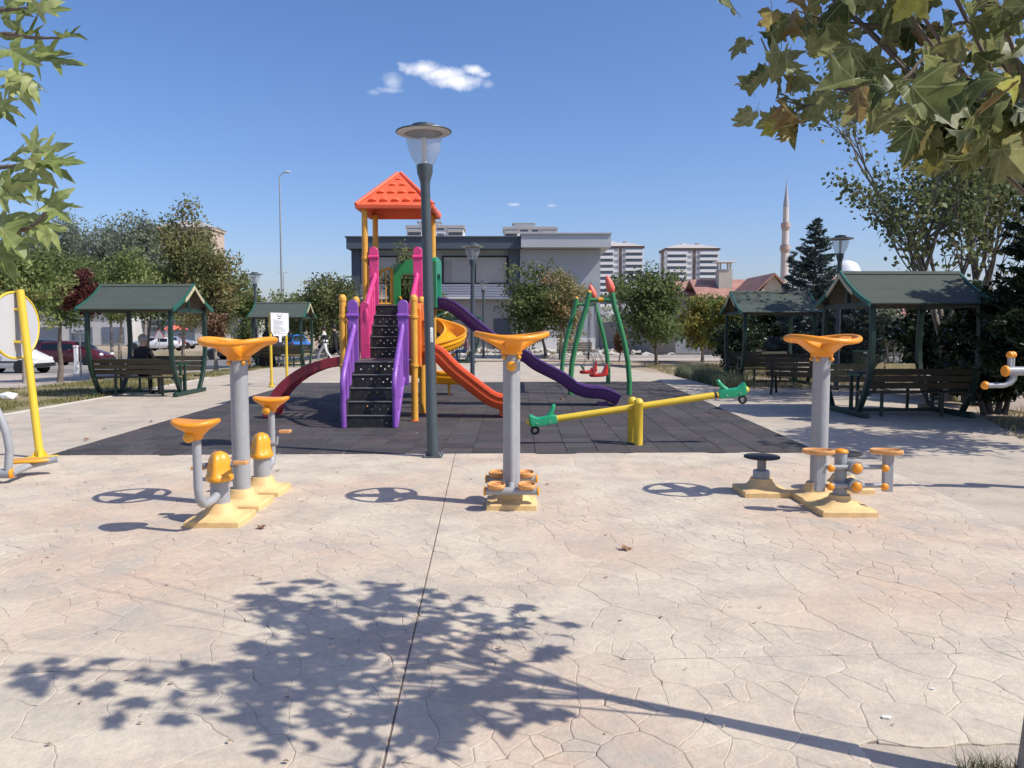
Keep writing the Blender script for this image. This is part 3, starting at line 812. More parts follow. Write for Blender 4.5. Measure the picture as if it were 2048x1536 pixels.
# ------------------------------------------------------------------ lamp posts
def lamp(label, loc, lean=(0, 0)):
    t = thing('lamp_post', label, 'street lamp', loc, group='park lamps with disc hats')
    t.rotation_euler = (lean[1], lean[0], 0)
    part('base_plate', MB().box((0, 0, .008), (.24, .24, .016)), LAMPDARK, t, bevel=.003)
    for a in (-1, 1):
        for b in (-1, 1): part('anchor_bolt', MB().lathe([(.014, .01), (.014, .05)], (a * .095, b * .095, 0), 8), GREYDARK, t)
    part('pole', MB().lathe([(.07, 0), (.066, .8), (.064, .82), (.058, 3.3), (.062, 3.36), (.095, 3.47), (.1, 3.56), (.07, 3.575)], seg=22), LAMPDARK, t, smooth=40)
    sh = part('glass_shade', MB().lathe([(.1, 3.56), (.15, 3.64), (.19, 3.74), (.215, 3.85), (.222, 3.935)], seg=30, cap=False), LAMPGLASS, t, smooth=60)
    part('bulb', MB().lathe([(.03, 3.57), (.03, 3.72), (.035, 3.74), (.035, 3.88), (.01, 3.9)], seg=12), WHITE, t, smooth=50)
    part('reflector', MB().lathe([(.225, 3.932), (.32, 3.94), (.325, 3.946)], seg=32, cap=False), SIGNBACK, t, smooth=50)
    part('hat', MB().lathe([(.2, 3.95), (.33, 3.945), (.337, 3.952), (.333, 3.962), (.2, 3.99), (.15, 3.995), (.145, 4.035), (.1, 4.05), (.01, 4.055)], seg=36), LAMPDARK, t, smooth=45)
    return t
l1 = lamp('dark lamp post nearest the viewer, in front of the purple stairs', G(866, 913), (-.021, 0))
p = l1
part('sticker', MB().add([(.063 * math.sin(a), -.0625 * math.cos(a), z) for z in (1.42, 1.6) for a in (.25, .55, .85)], [(0, 1, 4, 3), (1, 2, 5, 4)]), WHITE, l1)
for z, w in ((1.46, .5), (1.5, .3), (1.53, .6), (1.565, .4)):
    part('sticker_mark', MB().add([(.0645 * math.sin(a), -.064 * math.cos(a), zz) for zz in (z, z + .012) for a in (.3, .3 + w * .5)], [(0, 1, 3, 2)]), INKG, l1)
lamp('slim lamp post just right of the spiral slide, before the grey building', G(945, 764), (.004, 0))
lamp('smallest lamp post, by the far path in front of the grey building', G(967, 716))
lamp('lamp post behind the distant left pavilion roof', at(511, 732, 33.5) * Vector((1, 1, 0)) if False else Vector((-11.0, 33.6, gz(-11, 33.6))))
lamp('lamp post rising behind the large right pavilion', Vector((8.75, 21.0, 0)))

def street_light(label, loc, h, arms, r=.11):
    t = thing('street_light', label, 'street lamp', loc, group='tall street lights')
    part('mast', MB().tube([(0, 0, 0), (0, 0, h * .5), (0, 0, h)], [r, r * .75, r * .45], 12), GREYSTEEL, t, smooth=60)
    for s in arms:
        part('arm', MB().tube([(0, 0, h - .05), (s * .12, 0, h + .1), (s * .4, 0, h + .26)], .035, 8), GREYSTEEL, t, smooth=60)
        part('lantern', MB().ball((s * .62, 0, h + .28), .3, 12, 6, 1, .42, .3), SIGNBACK, t, smooth=60)
    return t
c = at(566, 690, 62); street_light('tall grey street light mast rising left of the orange roof', (c.x, 62, gz(c.x, 62)), at(560, 345, 62).z - gz(c.x, 62) - .25, (1,))
c = at(570, 690, 130); street_light('distant street light with two arms beyond the trees', (c.x, 130, gz(c.x, 130)), at(568, 547, 130).z + .85, (1, -1), .14)

# ------------------------------------------------------------------ pavilions
def pavilion(label, loc, rz=0, light_bench=False):
    t = thing('picnic_pavilion', label, 'pavilion', loc, rz, 'picnic pavilions')
    for x in (-.95, .95):
        part('skid', MB().box((x, 0, .045), (.1, 1.75, .09)), GAZGREEN, t, bevel=.01)
        for s in (-1, 1):
            path = [(.53, .06), (.72, .32), (.88, .62), (.975, .95), (1.0, 1.3), (.985, 1.65), (.95, 2.04)]
            rings = []
            for (y, z) in path: rings.append([Vector((x + a * .045, s * y + b * .05, z)) for a, b in ((-1, -1), (1, -1), (1, 1), (-1, 1))])
            part('post', MB().rings(rings), GAZGREEN, t, smooth=30, bevel=.008)
        part('tie_beam', MB().beam((x, -1.0, 2.0), (x, 1.0, 2.0), .07, .1), GAZGREEN, t, bevel=.008)
        part('king_post', MB().beam((x, 0, 2.0), (x, 0, 2.55), .07, .07), GAZGREEN, t)
    prof = [(0, 2.60), (.18, 2.475), (.36, 2.36), (.54, 2.262), (.72, 2.175), (.9, 2.1), (1.05, 2.045), (1.18, 2.0)]
    for s in (-1, 1):
        for a, b, lift in ((0, 3, .005), (3, 5, .0025), (5, 7, 0)):
            seg = prof[a:b + 1]; mb = MB(); rings = []
            for x in (-1.1, 1.1):
                rings.append([Vector((x, s * y, z + lift + .022)) for y, z in seg] + [Vector((x, s * y, z + lift + .005)) for y, z in reversed(seg)])
            mb.rings(rings); part('roof_sheet', mb, GAZROOF, t, smooth=25)
        for k in range(7):
            (y0, z0), (y1, z1) = prof[k], prof[k + 1]
            part('roof_board', MB().beam((-1.07, s * (y0 + y1) / 2, (z0 + z1) / 2 - .014), (1.07, s * (y0 + y1) / 2, (z0 + z1) / 2 - .014), math.hypot(y1 - y0, z1 - z0) * .97, .022, up=(0, s * (z0 - z1), (y1 - y0))), WOODDARK, t)
        for x in (-1.105, 1.105):
            rings = []
            for y, z in prof: rings.append([Vector((x + a * .02, s * y, z + b)) for a, b in ((-1, -.035), (1, -.035), (1, .05), (-1, .05))])
            part('roof_trim', MB().rings(rings), GAZTRIM, t, smooth=25)
            rings = []
            for y, z in prof[:4]: rings.append([Vector((x * 1.02 + a * .012, s * y, z + b - .03)) for a, b in ((-1, -.05), (1, -.05), (1, .03), (-1, .03))])
            part('bargeboard', MB().rings(rings), GAZCREAM, t, smooth=25)
        for k in range(3):
            wl_ = WOODLIGHT if (light_bench and s > 0) or k == 2 else WOODDARK
            part('back_slat', MB().beam((-.96, s * (.85 + k * .045), .575 + k * .125), (.96, s * (.85 + k * .045), .575 + k * .125), .028, .112, up=(0, s * .33, 1)), WOODLIGHT if (light_bench and s > 0) else WOODDARK, t, bevel=.005)
            part('seat_slat', MB().box((0, s * (.5 + k * .125), .445), (1.92, .112, .03)), WOODLIGHT if k == 0 else WOODDARK, t, bevel=.005)
        for x in (-.9, .9): part('seat_bracket', MB().beam((x, s * .44, .415), (x, s * .86, .415), .05, .04), GAZGREEN, t)
        for x in (-.55, .55): part('seat_leg', MB().beam((x, s * .6, 0), (x, s * .6, .43), .045, .045), GAZGREEN, t)
    for k in (-1, 0, 1): part('table_plank', MB().box((0, k * .17, .765), (1.7, .16, .03)), WOODDARK, t, bevel=.005)
    for x in (-.78, .78):
        part('table_bearer', MB().box((x, 0, .725), (.07, .5, .05)), GAZTRIM, t, bevel=.005)
        for y in (-.13, .13): part('table_leg', MB().box((x, y, .39), (.05, .05, .64)), GAZGREEN, t, bevel=.005)
    part('floor_rail', MB().box((0, 0, .06), (1.9, .06, .06)), GAZGREEN, t)
    part('ridge_cap', MB().prism([(-.09, 2.575), (0, 2.632), (.09, 2.575), (.09, 2.588), (0, 2.645), (-.09, 2.588)], -1.12, 1.12, 'YZ'), GAZROOF, t, smooth=0)
    return t
pavilion('green roofed picnic pavilion on the left with a seated person in black', (-8.75, 18.85, 0))
pavilion('distant green roofed picnic pavilion behind the white notice board', (-9.45, 32.3, 0), R(2))
pavilion('large green roofed picnic pavilion nearest the right edge', (7.2, 14.6, 0), R(1), True)
pavilion('green roofed picnic pavilion with a lamp shadow on its roof', (7.35, 22.4, 0), R(-1))
pavilion('picnic pavilion seen gable on behind the purple slide', (-2.62, 36.2, 0), R(97))

# ------------------------------------------------------------------ seesaw
def seesaw():
    c = G(1272, 889); t = thing('seesaw', 'yellow seesaw with green saddles on the rubber mat', 'seesaw', c)
    for (x, y) in ((.015, -.075), (-.035, .13)):
        part('pivot_post', MB().lathe([(.064, 0), (.064, .57), (.069, .575), (.069, .585), (.06, .61), (.045, .635), (.01, .645)], (x, y, 0), 20), YPAINT, t, smooth=45)
    part('foot_plate', MB().lathe([(.13, .005), (.13, .014), (.12, .02)], (0, 0, 0), 20), BLACK, t)
    part('axle', MB().tube([(0, -.1, .51), (0, .14, .51)], .03, 10), GREYDARK, t, smooth=60)
    a, b = Vector((-1.43, .03, .30)), Vector((1.47, .03, .735)); d = (b - a).normalized()
    part('beam', MB().tube([a, b], .046, 18), YPAINT, t, smooth=60)
    part('beam_band', MB().tube([a.lerp(b, .86), a.lerp(b, .872)], .0468, 18), BLACK, t, smooth=60)
    M3 = Matrix.Rotation(-math.atan2(d.z, d.x), 3, 'Y')
    for e, s in ((a, 1), (b, -1)):
        rings = []
        for (u, w, lo, hi) in ((-.03, .06, -.03, .09), (-.015, .075, -.045, .12), (.03, .075, -.055, .095), (.08, .07, -.06, .062), (.15, .066, -.06, .06), (.22, .062, -.06, .068), (.28, .056, -.06, .072), (.35, .05, -.055, .055)):
            rings.append([e + M3 @ Vector((s * u, y, z)) for y, z in ((-w, lo), (w, lo), (w, (lo + hi) / 2), (w * .85, hi - .012), (w * .4, hi), (-w * .4, hi), (-w * .85, hi - .012), (-w, (lo + hi) / 2))])
        part('saddle', MB().rings(rings), SEESAWG, t, smooth=50, bevel=.006)
        part('handle_horn', MB().tube([e + M3 @ Vector((s * u, 0, z)) for u, z in ((.24, .05), (.285, .10), (.315, .15), (.335, .195), (.34, .205))], [.042, .036, .03, .026, .012], 12), SEESAWG, t, smooth=60)
        part('end_plug', MB().ball(e + M3 @ Vector((-s * .03, 0, .01)), .05, 12, 6), YPAINT, t, smooth=60)
        q = e + M3 @ Vector((s * .03, 0, -.115)); n = 22
        part('bumper_tyre', MB().tube([q + Vector((.046 * math.cos(2 * PI * k / n), 0, .046 * math.sin(2 * PI * k / n))) for k in range(n)], .018, 8, closed=True), BLACK, t, smooth=60)
        for u in (.07, .25): part('bolt', MB().ball(e + M3 @ Vector((s * u, -.078, -.02)), .012, 8, 6), GREYSTEEL, t)
seesaw()

# ------------------------------------------------------------------ swing
def swing():
    t = thing('swing_frame', 'green swing frame with coral tulip buds and two hanging seats', 'swing', (2.09, 20.4, 0))
    for s in (-1, 1):
        y = s * 1.9; k = 1 if s < 0 else .95
        for q in (-1, 1):
            pts = [(q * .70 * k, y, 0), (q * .70 * k, y, .35), (q * .66 * k, y, .8), (q * .57 * k, y, 1.25), (q * .45 * k, y, 1.7), (q * .33 * k, y, 2.1), (q * .265 * k, y, 2.42)]
            part('leg', MB().tube(pts, .063, 14), SGREEN, t, smooth=60)
            b = Vector(pts[-1]) + Vector((q * .005, 0, 0)); ax = Vector((-.32 , 0, 1)).normalized() if s < 0 else Vector((-.35, 0, 1)).normalized()
            if s < 0 and q > 0 or s > 0 and q > 0:
                prof = [(0, .03), (.03, .07), (.12, .1), (.22, .098), (.32, .075), (.40, .045), (.44, .012)]
                part('tulip_bud', MB().tube([b + ax * (z - .02) for z, r in prof], [r for z, r in prof], 16), CORAL, t, smooth=60)
            else:
                part('leg_cap', MB().ball(b, .06, 12, 6), YELLOWORANGE, t, smooth=60)
        part('cross_bar', MB().tube([(-.33 * k, y, 2.25), (.33 * k, y, 2.25)], .045, 12), SGREEN, t, smooth=60)
        part('beam_clamp', MB().tube([(-.06, y, 2.25), (.06, y, 2.25)], .062, 14), YELLOWORANGE if s < 0 else SGREEN, t, smooth=60)
    part('main_beam', MB().tube([(0, -1.9, 2.25), (0, 1.9, 2.25)], .05, 14), SGREEN, t, smooth=60)
    for i, y in enumerate((-.62, .75)):
        sw = MB(); x0 = .1 if i == 0 else -.03
        rings = []
        for (u, w, lo, hi) in ((-.22, .11, .36, .41), (-.18, .14, .35, .43), (-.05, .16, .35, .42), (.1, .17, .36, .44), (.17, .17, .38, .6), (.215, .165, .4, .66), (.235, .14, .42, .67)):
            rings.append([Vector((x0 + u, y + a * w, z)) for a, z in ((-1, lo), (1, lo), (1, hi), (.7, hi + .012), (-.7, hi + .012), (-1, hi))])
        part('seat', sw.rings(rings), SEATRED, t, smooth=45, bevel=.01)
        part('safety_bar', MB().tube([(x0 - .1, y - .16, .45), (x0 - .17, y - .14, .55), (x0 - .18, y, .57), (x0 - .17, y + .14, .55), (x0 - .1, y + .16, .45)], .022, 8), SEATRED if i == 0 else SGREEN, t, smooth=60)
        for a in (-1, 1):
            part('chain', MB().tube([(0, y + a * .2, 2.24), (x0 * .6 - .02, y + a * .185, 1.0), (x0 - .14, y + a * .16, .45)], .008, 6), CHAIN, t)
            part('chain', MB().tube([(0, y + a * .2, 2.24), (x0 * .6 + .02, y + a * .185, 1.0), (x0 + .17, y + a * .165, .62)], .008, 6), CHAIN, t)
            part('hanger', MB().ball((0, y + a * .2, 2.2), .03, 8, 6), GREYSTEEL, t)
swing()

# ------------------------------------------------------------------ signs on the plaza
def oval_sign():
    c = G(80, 915); t = thing('oval_sign', 'round white sign back with yellow rim on a leaning yellow pole', 'sign', c)
    part('foot_plate', MB().box((.03, -.02, .01), (.3, .22, .02)), YPAINT, t, bevel=.004)
    for a in (0, PI / 2): part('gusset', MB().prism([(-.09, .02), (.09, .02), (.035, .12), (-.035, .12)], -.005, .005, 'XZ'), YPAINT, t, rot=(0, 0, a + .4))
    top = at(40, 580, 9.65) - c; pts = [Vector((0, 0, 0)), top * .5, top]
    part('pole', MB().tube(pts, .046, 18), YPAINT, t, smooth=50)
    cc = at(44, 651, 9.62) - c; M3 = Matrix.Rotation(R(84), 3, 'Z') @ Matrix.Rotation(R(4), 3, 'Y')
    n = 44; nrm = M3 @ Vector((0, 1, 0)); off = nrm * .085
    ring = [cc + off + M3 @ Vector((.405 * math.cos(2 * PI * k / n), 0, .405 * math.sin(2 * PI * k / n))) for k in range(n)]
    r2 = [p + nrm * .012 for p in ring]
    part('panel', MB().rings([ring, r2]), SIGNBACK, t, smooth=30)
    part('rim', MB().tube([p + nrm * .006 for p in ring], .016, 10, closed=True), YPAINT, t, smooth=60)
    for z in (.2, -.2): part('bracket', MB().box(cc + off * .5 + M3 @ Vector((0, 0, z)), (.06, .1, .03), M=M3), YPAINT, t)
oval_sign()
def notice_board():
    a, b = Vector((-6.52, 21.1, 0)), Vector((-6.33, 21.9, 0)); t = thing('notice_board', 'white notice board with printed lines on two yellow posts', 'sign', a)
    d = (b - a); u = d.normalized(); nrm = Vector((u.y, -u.x, 0))
    for e in (Vector((0, 0, 0)), d):
        part('post', MB().tube([e, e + Vector((0, 0, 1.98))], .038, 10), YPAINT, t, smooth=50)
        part('foot_plate', MB().lathe([(.1, 0), (.1, .02), (.05, .03)], e, 14), YPAINT, t)
        part('foot_gusset', MB().box(e + Vector((0, 0, .06)), (.12, .012, .1)), YPAINT, t)
    p = lambda s, z, o=.05: u * s + nrm * o + Vector((0, 0, z)); L_ = d.length
    out = [(-.06, 2.0), (L_ + .06, 2.0), (L_ + .06, 1.5), (L_ - .1, 1.37), (.5, 1.37), (.47, 1.2), (.36, 1.2), (.33, 1.37), (.08, 1.37), (-.06, 1.5)]
    part('panel', MB().rings([[p(s, z, .042) for s, z in out], [p(s, z, .055) for s, z in out]]), WHITE, t, smooth=0)
    rr = random.Random(4)
    for k in range(12):
        z = 1.8 - k * .034; w = rr.uniform(.45, .66) if k % 5 else .3
        s0 = .06
        part('text_line', MB().quad(p(s0, z, .0575), p(s0 + w, z, .0575), p(s0 + w, z + .011, .0575), p(s0, z + .011, .0575)), INKG, t)
    for k, (s0, w) in enumerate(((.27, .22), (.3, .16))):
        z = 1.9 - k * .06; part('heading_line', MB().quad(p(s0, z, .0575), p(s0 + w, z, .0575), p(s0 + w, z + .022, .0575), p(s0, z + .022, .0575)), INK, t)
    for s in (.3, .5): part('bolt', MB().ball(p(s, 1.965, .06), .015, 8, 6), GREYDARK, t)
notice_board()
# ------------------------------------------------------------------ playground tower
def chute(path, w, h, ridge=False):
    """open slide trough swept along a path"""
    sec = [(-w / 2 - .045, h), (-w / 2 - .05, h - .03), (-w / 2 - .02, h - .05)]
    if ridge: sec += [(-w / 2 - .012, h - .085), (-w / 2 - .035, h - .1), (-w / 2 - .035, h - .135), (-w / 2 - .012, h - .15)]
    else: sec += [(-w / 2 - .015, h - .11)]
    sec += [(-w / 2 + .0, .0), (-w / 2 + .05, -.045)]
    outer = sec + [(-a, b) for a, b in reversed(sec)]
    inner = [(w / 2 - .005, h - .015), (w / 2 - .03, .05), (w / 2 - .09, -.012), (-w / 2 + .09, -.012), (-w / 2 + .03, .05), (-w / 2 + .005, h - .015)]
    sec = outer + inner
    rings = []; n = len(path); path = [Vector(p) for p in path]
    for i in range(n):
        t = (path[min(i + 1, n - 1)] - path[max(i - 1, 0)]); hd = Vector((t.x, t.y, 0)).normalized(); sd = Vector((hd.y, -hd.x, 0))
        up = sd.cross(t.normalized()); up = up if up.z > 0 else -up
        rings.append([path[i] + sd * a + up * b for a, b in sec])
    return MB().rings(rings)
def catmull(pts, n):
    P = [Vector(p) for p in pts]; P = [P[0] * 2 - P[1]] + P + [P[-1] * 2 - P[-2]]; out = []
    for i in range(1, len(P) - 2):
        for k in range(n):
            t = k / n; a, b, c, d = P[i - 1], P[i], P[i + 1], P[i + 2]
            out.append(.5 * ((2 * b) + (c - a) * t + (2 * a - 5 * b + 4 * c - d) * t * t + (3 * b - a - 3 * c + d) * t ** 3))
    out.append(P[-2]); return out
def tower():
    ox, oy = -2.27, 13.3
    t = thing('play_tower', 'colourful play tower with orange roof, purple stairs and three slides', 'playground', (ox, oy, 0))
    HW = .605; Y1, Y2, Y3 = 1.15, 2.1, 3.3; D1, D2 = 1.03, 2.04
    def post(x, y, h, z0=0, cap=True):
        mb = MB(); mb.lathe([(.058, z0), (.058, h - .07), (.066, h - .068), (.066, h - .02), (.06, h + .0), (.035, h + .035), (.005, h + .042)] if cap else [(.058, z0), (.058, h)], (x, y, 0), 18)
        p = part('post', mb, POSTYELLOW, t, smooth=45)
        part('post_foot', MB().lathe([(.075, 0), (.075, .012), (.06, .02)], (x, y, 0), 14), SLIDERED, p)
        return p
    def collar(x, y, z, m=None):
        part('clamp', MB().lathe([(.059, z - .028), (.074, z - .022), (.074, z + .022), (.059, z + .028)], (x, y, 0), 18), m or POSTYELLOW, t, smooth=40)
    for x in (-HW, HW):
        post(x, 0, 2.12); post(x, Y1, 2.13)
        post(x, Y2, 3.95, cap=False); post(x, Y3, 3.95, cap=False)
        for y, zs in ((0, (.95, 1.78)), (Y1, (.95, 1.78)), (Y2, (1.95, 2.95)), (Y3, (1.95, 2.95))):
            for z in zs: collar(x, y, z)
    # decks and stairs
    DECK = mat('deck_rubber', (.12, .09, .085), .75, .2, 9, .3, 60)
    part('deck', MB().box((0, Y1 / 2, D1 - .03), (1.12, Y1 + .02, .06)), DECK, t, bevel=.008)
    part('deck', MB().box((0, (Y2 + Y3) / 2, D2 - .03), (1.12, Y3 - Y2 + .02, .06)), DECK, t, bevel=.008)
    rh = random.Random(11)
    def flight(y0, y1, z0, z1, n, w):
        for k in range(n):
            za, zb = z0 + (z1 - z0) * k / n, z0 + (z1 - z0) * (k + 1) / n; y = y0 + (y1 - y0) * k / n; yn = y0 + (y1 - y0) * (k + 1) / n
            mb = MB(); nc, nr = 11, 4; cw, ch = w / nc, (zb - za) / nr
            for i in range(nc):
                for j in range(nr):
                    x0, zc = -w / 2 + i * cw, za + j * ch; hole = (i + j) % 2 == 0 and 0 < i < nc - 1 and 0 < j < nr - 1 or (i % 2 == 1 and j == 1)
                    c4 = [(x0, y, zc), (x0 + cw, y, zc), (x0 + cw, y, zc + ch), (x0, y, zc + ch)]
                    if not hole: mb.quad(*c4)
                    else:
                        r = .0135; cx, cz = x0 + cw / 2, zc + ch / 2
                        o8 = [(x0, zc), (x0 + cw / 2, zc), (x0 + cw, zc), (x0 + cw, zc + ch / 2), (x0 + cw, zc + ch), (x0 + cw / 2, zc + ch), (x0, zc + ch), (x0, zc + ch / 2)]
                        i8 = [(cx + r * math.cos(a), cz + r * math.sin(a)) for a in [PI * 1.25 + q * PI / 4 for q in range(8)]]
                        mb.add([(a, y, b) for a, b in o8 + i8], [(q, (q + 1) % 8, 8 + (q + 1) % 8, 8 + q) for q in range(8)])
            st = part('riser', mb, STEPBLACK, t, smooth=0, fix=False)
            s = st.modifiers.new('s', 'SOLIDIFY'); s.thickness = .008
            tr = part('tread', MB().box((0, (y + yn) / 2 + .01, zb - .012), (w, yn - y + .03, .022)), STEPBLACK, t, bevel=.004)
            part('nosing', MB().box((0, y - .006, zb - .006), (w, .014, .012)), STEPEDGE, tr)
        for x in (-w / 2 - .012, w / 2 + .012):
            part('stringer', MB().prism([(y0, z0), (y0 + .12, z0), (y1 + .02, z1 - .22), (y1 + .02, z1), (y1 - .06, z1), (y0, z0 + .24)], x - .012, x + .012, 'YZ'), STEPBLACK, t, smooth=0)
    flight(-.94, -.02, 0, D1, 5, .74)
    flight(Y1 + .02, Y2, D1, D2, 5, .72)
    # stair side panels
    def rail(x, y0, z0, y1, z1, m, foot=.85, wid=.05):
        o = [(y0, z0 + .02), (y0 - .01, z0 + foot * .55), (y0 + .03, z0 + foot), (y1 - .12, z1 + .5), (y1 - .02, z1 + .56), (y1 - .02, z1 - .22), (y1 - .12, z1 - .35), (y0 + .1, z0 + .08)]
        pts = catmull([(x, a, b) for a, b in o] + [(x, *o[0])], 4)[:-1]
        p = part('stair_rail', MB().tube(pts, .046, 10, closed=True), m, t, smooth=60)
        for f in (.25, .5, .75):
            a = Vector((x, y0 + (y1 - y0) * f * .9 + .04, z0 + (z1 - z0) * f * .7 + .1)); b = Vector((x, y0 + (y1 - y0) * f + .0, z0 + foot + (z1 + .5 - z0 - foot) * f - .02))
            part('rail_bar', MB().tube([a, (a + b) / 2 + Vector((0, .03, 0)), b], .036, 8), m, p, smooth=60)
        for f in (.3, .6): part('rail_bolt', MB().ball((x, y0 + (y1 - y0) * f, z0 + foot * .8 + (z1 - z0) * f * .6), .014, 8, 6), BLACK, p)
    for x in (-.41, .41):
        rail(x, -.95, 0, 0, D1, PURPLE); rail(x, Y1, D1, Y2, D2, PINK, 1.0)
    def upright(x, y, z0, z1, w, m, name='upright_board', clampz=None):
        o = [(x - w / 2, z0), (x + w / 2, z0)] + [(x + w / 2 * math.cos(a), z1 - w / 2 + w / 2 * math.sin(a)) for a in [PI * k / 10 for k in range(11)]]
        p = part(name, MB().prism(o, y - .03, y + .03, 'XZ'), m, t, smooth=30, bevel=.012)
        if clampz:
            part('board_band', MB().tube([(x - w / 2 - .01, y - .012, clampz), (x + w / 2 + .01, y - .012, clampz)], .042, 12), m, p, smooth=60)
            part('board_bolt', MB().tube([(x + (-1 if x < 0 else 1) * w / 2, y, clampz), (x + (-1 if x < 0 else 1) * (w / 2 + .14), y + .02, clampz)], .016, 8), POSTYELLOW, p)
        return p
    for s in (-1, 1):
        upright(s * .425, -.03, .62, 2.07, .18, PURPLE, clampz=1.8)
        upright(s * .43, Y2 - .03, 1.7, 3.17, .18, PINK, clampz=2.97)
    upright(-.44, Y1 - .03, D1, 2.08, .17, PINK)
    upright(.44, Y1 - .03, D1, 2.08, .17, PINK)
    # roof
    c = Vector((0, (Y2 + Y3) / 2, 0)); hb = .755
    mb = MB(); rings = []
    for (h, z) in ((hb - .14, 4.06), (hb - .1, 3.95), (hb - .03, 3.88), (hb, 3.89), (hb + .01, 3.96), (hb - .01, 3.99), (hb - .06, 4.0), (.05, 4.70), (.02, 4.715)):
        rings.append([c + Vector((a * h, b * h, z)) for a, b in ((-1, -1), (1, -1), (1, 1), (-1, 1))])
    mb.rings(rings); rf = part('roof', mb, ROOFRED, t, smooth=20, bevel=.012)
    for a, b in ((-1, -1), (1, -1), (1, 1), (-1, 1)):
        part('roof_hip', MB().tube([c + Vector((a * (hb - .01), b * (hb - .01), 3.97)), c + Vector((a * .03, b * .03, 4.70))], [.042, .036], 10), ROOFRED, rf, smooth=60)
    for q in range(4):
        Mq = Matrix.Rotation(q * PI / 2, 3, 'Z')
        for (zz, xs) in ((4.08, (-.44, -.22, 0, .22, .44)), (4.26, (-.31, -.105, .105, .31)), (4.43, (-.1, .1)), (4.56, (0,))):
            f = (zz - 4.0) / .7; yy = -(hb - .06) * (1 - f)
            nrm = Vector((0, -.7, .72)).normalized(); dn = Vector((0, -.72, -.7)).normalized()
            for x in xs:
                o = Vector((x, yy, zz)); rings = []
                for (k, w, ht) in ((-.11, .02, .0), (-.06, .055, .025), (.0, .08, .045), (.055, .09, .055)):
                    rings.append([c + Mq @ (o + dn * k + Vector((w * math.cos(a), 0, 0)) + nrm * (ht * math.sin(a) - .004)) for a in [PI * i / 8 for i in range(9)]])
                part('roof_shingle', MB().rings(rings), ROOFRED, rf, smooth=30)
    # barriers of the upper deck
    def bars(x0, y0, x1, y1, z0, z1, n, m):
        a, b = Vector((x0, y0, 0)), Vector((x1, y1, 0))
        p = part('guard_rail', MB().tube([a + Vector((0, 0, z1 - .1)), a.lerp(b, .5) + Vector((0, 0, z1)), b + Vector((0, 0, z1 - .1))], .028, 8), m, t, smooth=60)
        part('guard_foot', MB().tube([a + Vector((0, 0, z0 + .06)), b + Vector((0, 0, z0 + .06))], .024, 8), m, p, smooth=60)
        for k in range(n):
            f = (k + .5) / n; q = a.lerp(b, f); part('guard_bar', MB().tube([q + Vector((0, 0, z0 + .06)), q + Vector((0, 0, z1 - .1 + .1 * math.sin(PI * f)))], .013, 7), m, p)
    bars(-HW, Y2 + .06, -HW, Y3 - .06, D2, 2.85, 8, POSTYELLOW)
    bars(-HW + .06, Y3, -.15, Y3, D2, 2.85, 4, POSTYELLOW)
    part('guard_panel', MB().prism([(-.3, D2 + .05), (-.12, D2 + .05), (-.1, 2.55), (-.18, 2.8), (-.3, 2.86)], Y3 - .02, Y3 + .02, 'XZ'), POSTYELLOW, t, bevel=.01)
    part('guard_panel', MB().prism([(.1, D1 - .05), (1.05, D1 - .05), (1.05, 1.7), (.85, 1.76), (.3, 1.76), (.1, 1.7)], -HW - .02, -HW + .02, 'YZ'), DARKRED, t, bevel=.015) if False else None
    bars(-HW, .06, -HW, .32, D1, 1.75, 2, POSTYELLOW)
    # slide hoods (framed arches)
    def arch(name, M_, w, z0, z1, m, depth=.08, flare=0, step=True):
        """arch frame in local x/z, extruded along local y"""
        def outl(f, g):
            hw, zt = w / 2 * f, z0 + (z1 - z0) * g
            o = [(-hw, z0), (-hw, zt - .16)]
            o += [(-hw * .8, zt - .14), (-hw * .78, zt - .07), (-hw * .45, zt - .06), (-hw * .42, zt)] if step else [(-hw, zt - .1), (-hw * .9, zt - .03), (-hw * .6, zt), (-hw * .42, zt)]
            return o + [(-x, z) for x, z in reversed(o)]
        iw, it = w / 2 - .14, z1 - .3
        inn = [(-iw, z0), (-iw, it - .12), (-iw * .93, it - .05), (-iw * .75, it), (-iw * .5, it), (-iw * .3, it)]; inn = inn + [(-x, z) for x, z in reversed(inn)]
        o0, o1 = outl(1, 1), outl(1 + flare, 1 + flare * .1); n = len(o0)
        rings = [[M_ @ Vector((x, -depth / 2, z)) for x, z in o0], [M_ @ Vector((x, depth / 2, z)) for x, z in o1],
                 [M_ @ Vector((x * (1 + flare * .9), depth / 2, z)) for x, z in inn], [M_ @ Vector((x, -depth / 2, z)) for x, z in inn], [M_ @ Vector((x, -depth / 2, z)) for x, z in o0]]
        return part(name, MB().rings(rings, closed=False), m, t, smooth=30, bevel=.01)
    TR = lambda x, y, a: Matrix.Translation((x, y, 0)) @ Matrix.Rotation(a, 4, 'Z')
    arch('slide_hood', TR(.2, Y3 + .02, 0), .86, D2, 3.02, TGREEN, .12)
    arch('slide_hood', TR(HW + .07, (Y2 + Y3) / 2, -PI / 2), .92, D2 - .05, 2.98, TGREEN2, .22, .22, False)
    arch('slide_hood', TR(HW + .03, Y1 / 2, -PI / 2), .95, D1 - .1, 2.02, PANELORANGE, .14, .0, False)
    part('hood_panel', MB().prism([(HW - .06, D1 - .02), (HW + .12, D1 - .1), (HW + .13, 1.9), (HW + .02, 2.0), (HW - .06, 1.95)], Y1 - .2, Y1 - .14, 'XZ'), PANELORANGE, t, bevel=.015) if False else None
    # slides
    o = Vector((ox, oy, 0))
    def P(px, py, Y): return at(px, py, Y) - o
    Ys = oy + (Y2 + Y3) / 2
    bot = [(862, 620), (900, 627), (941, 659), (993, 699), (1042, 723), (1070, 743), (1119, 768), (1146, 788), (1173, 797), (1205, 800), (1232, 812)]
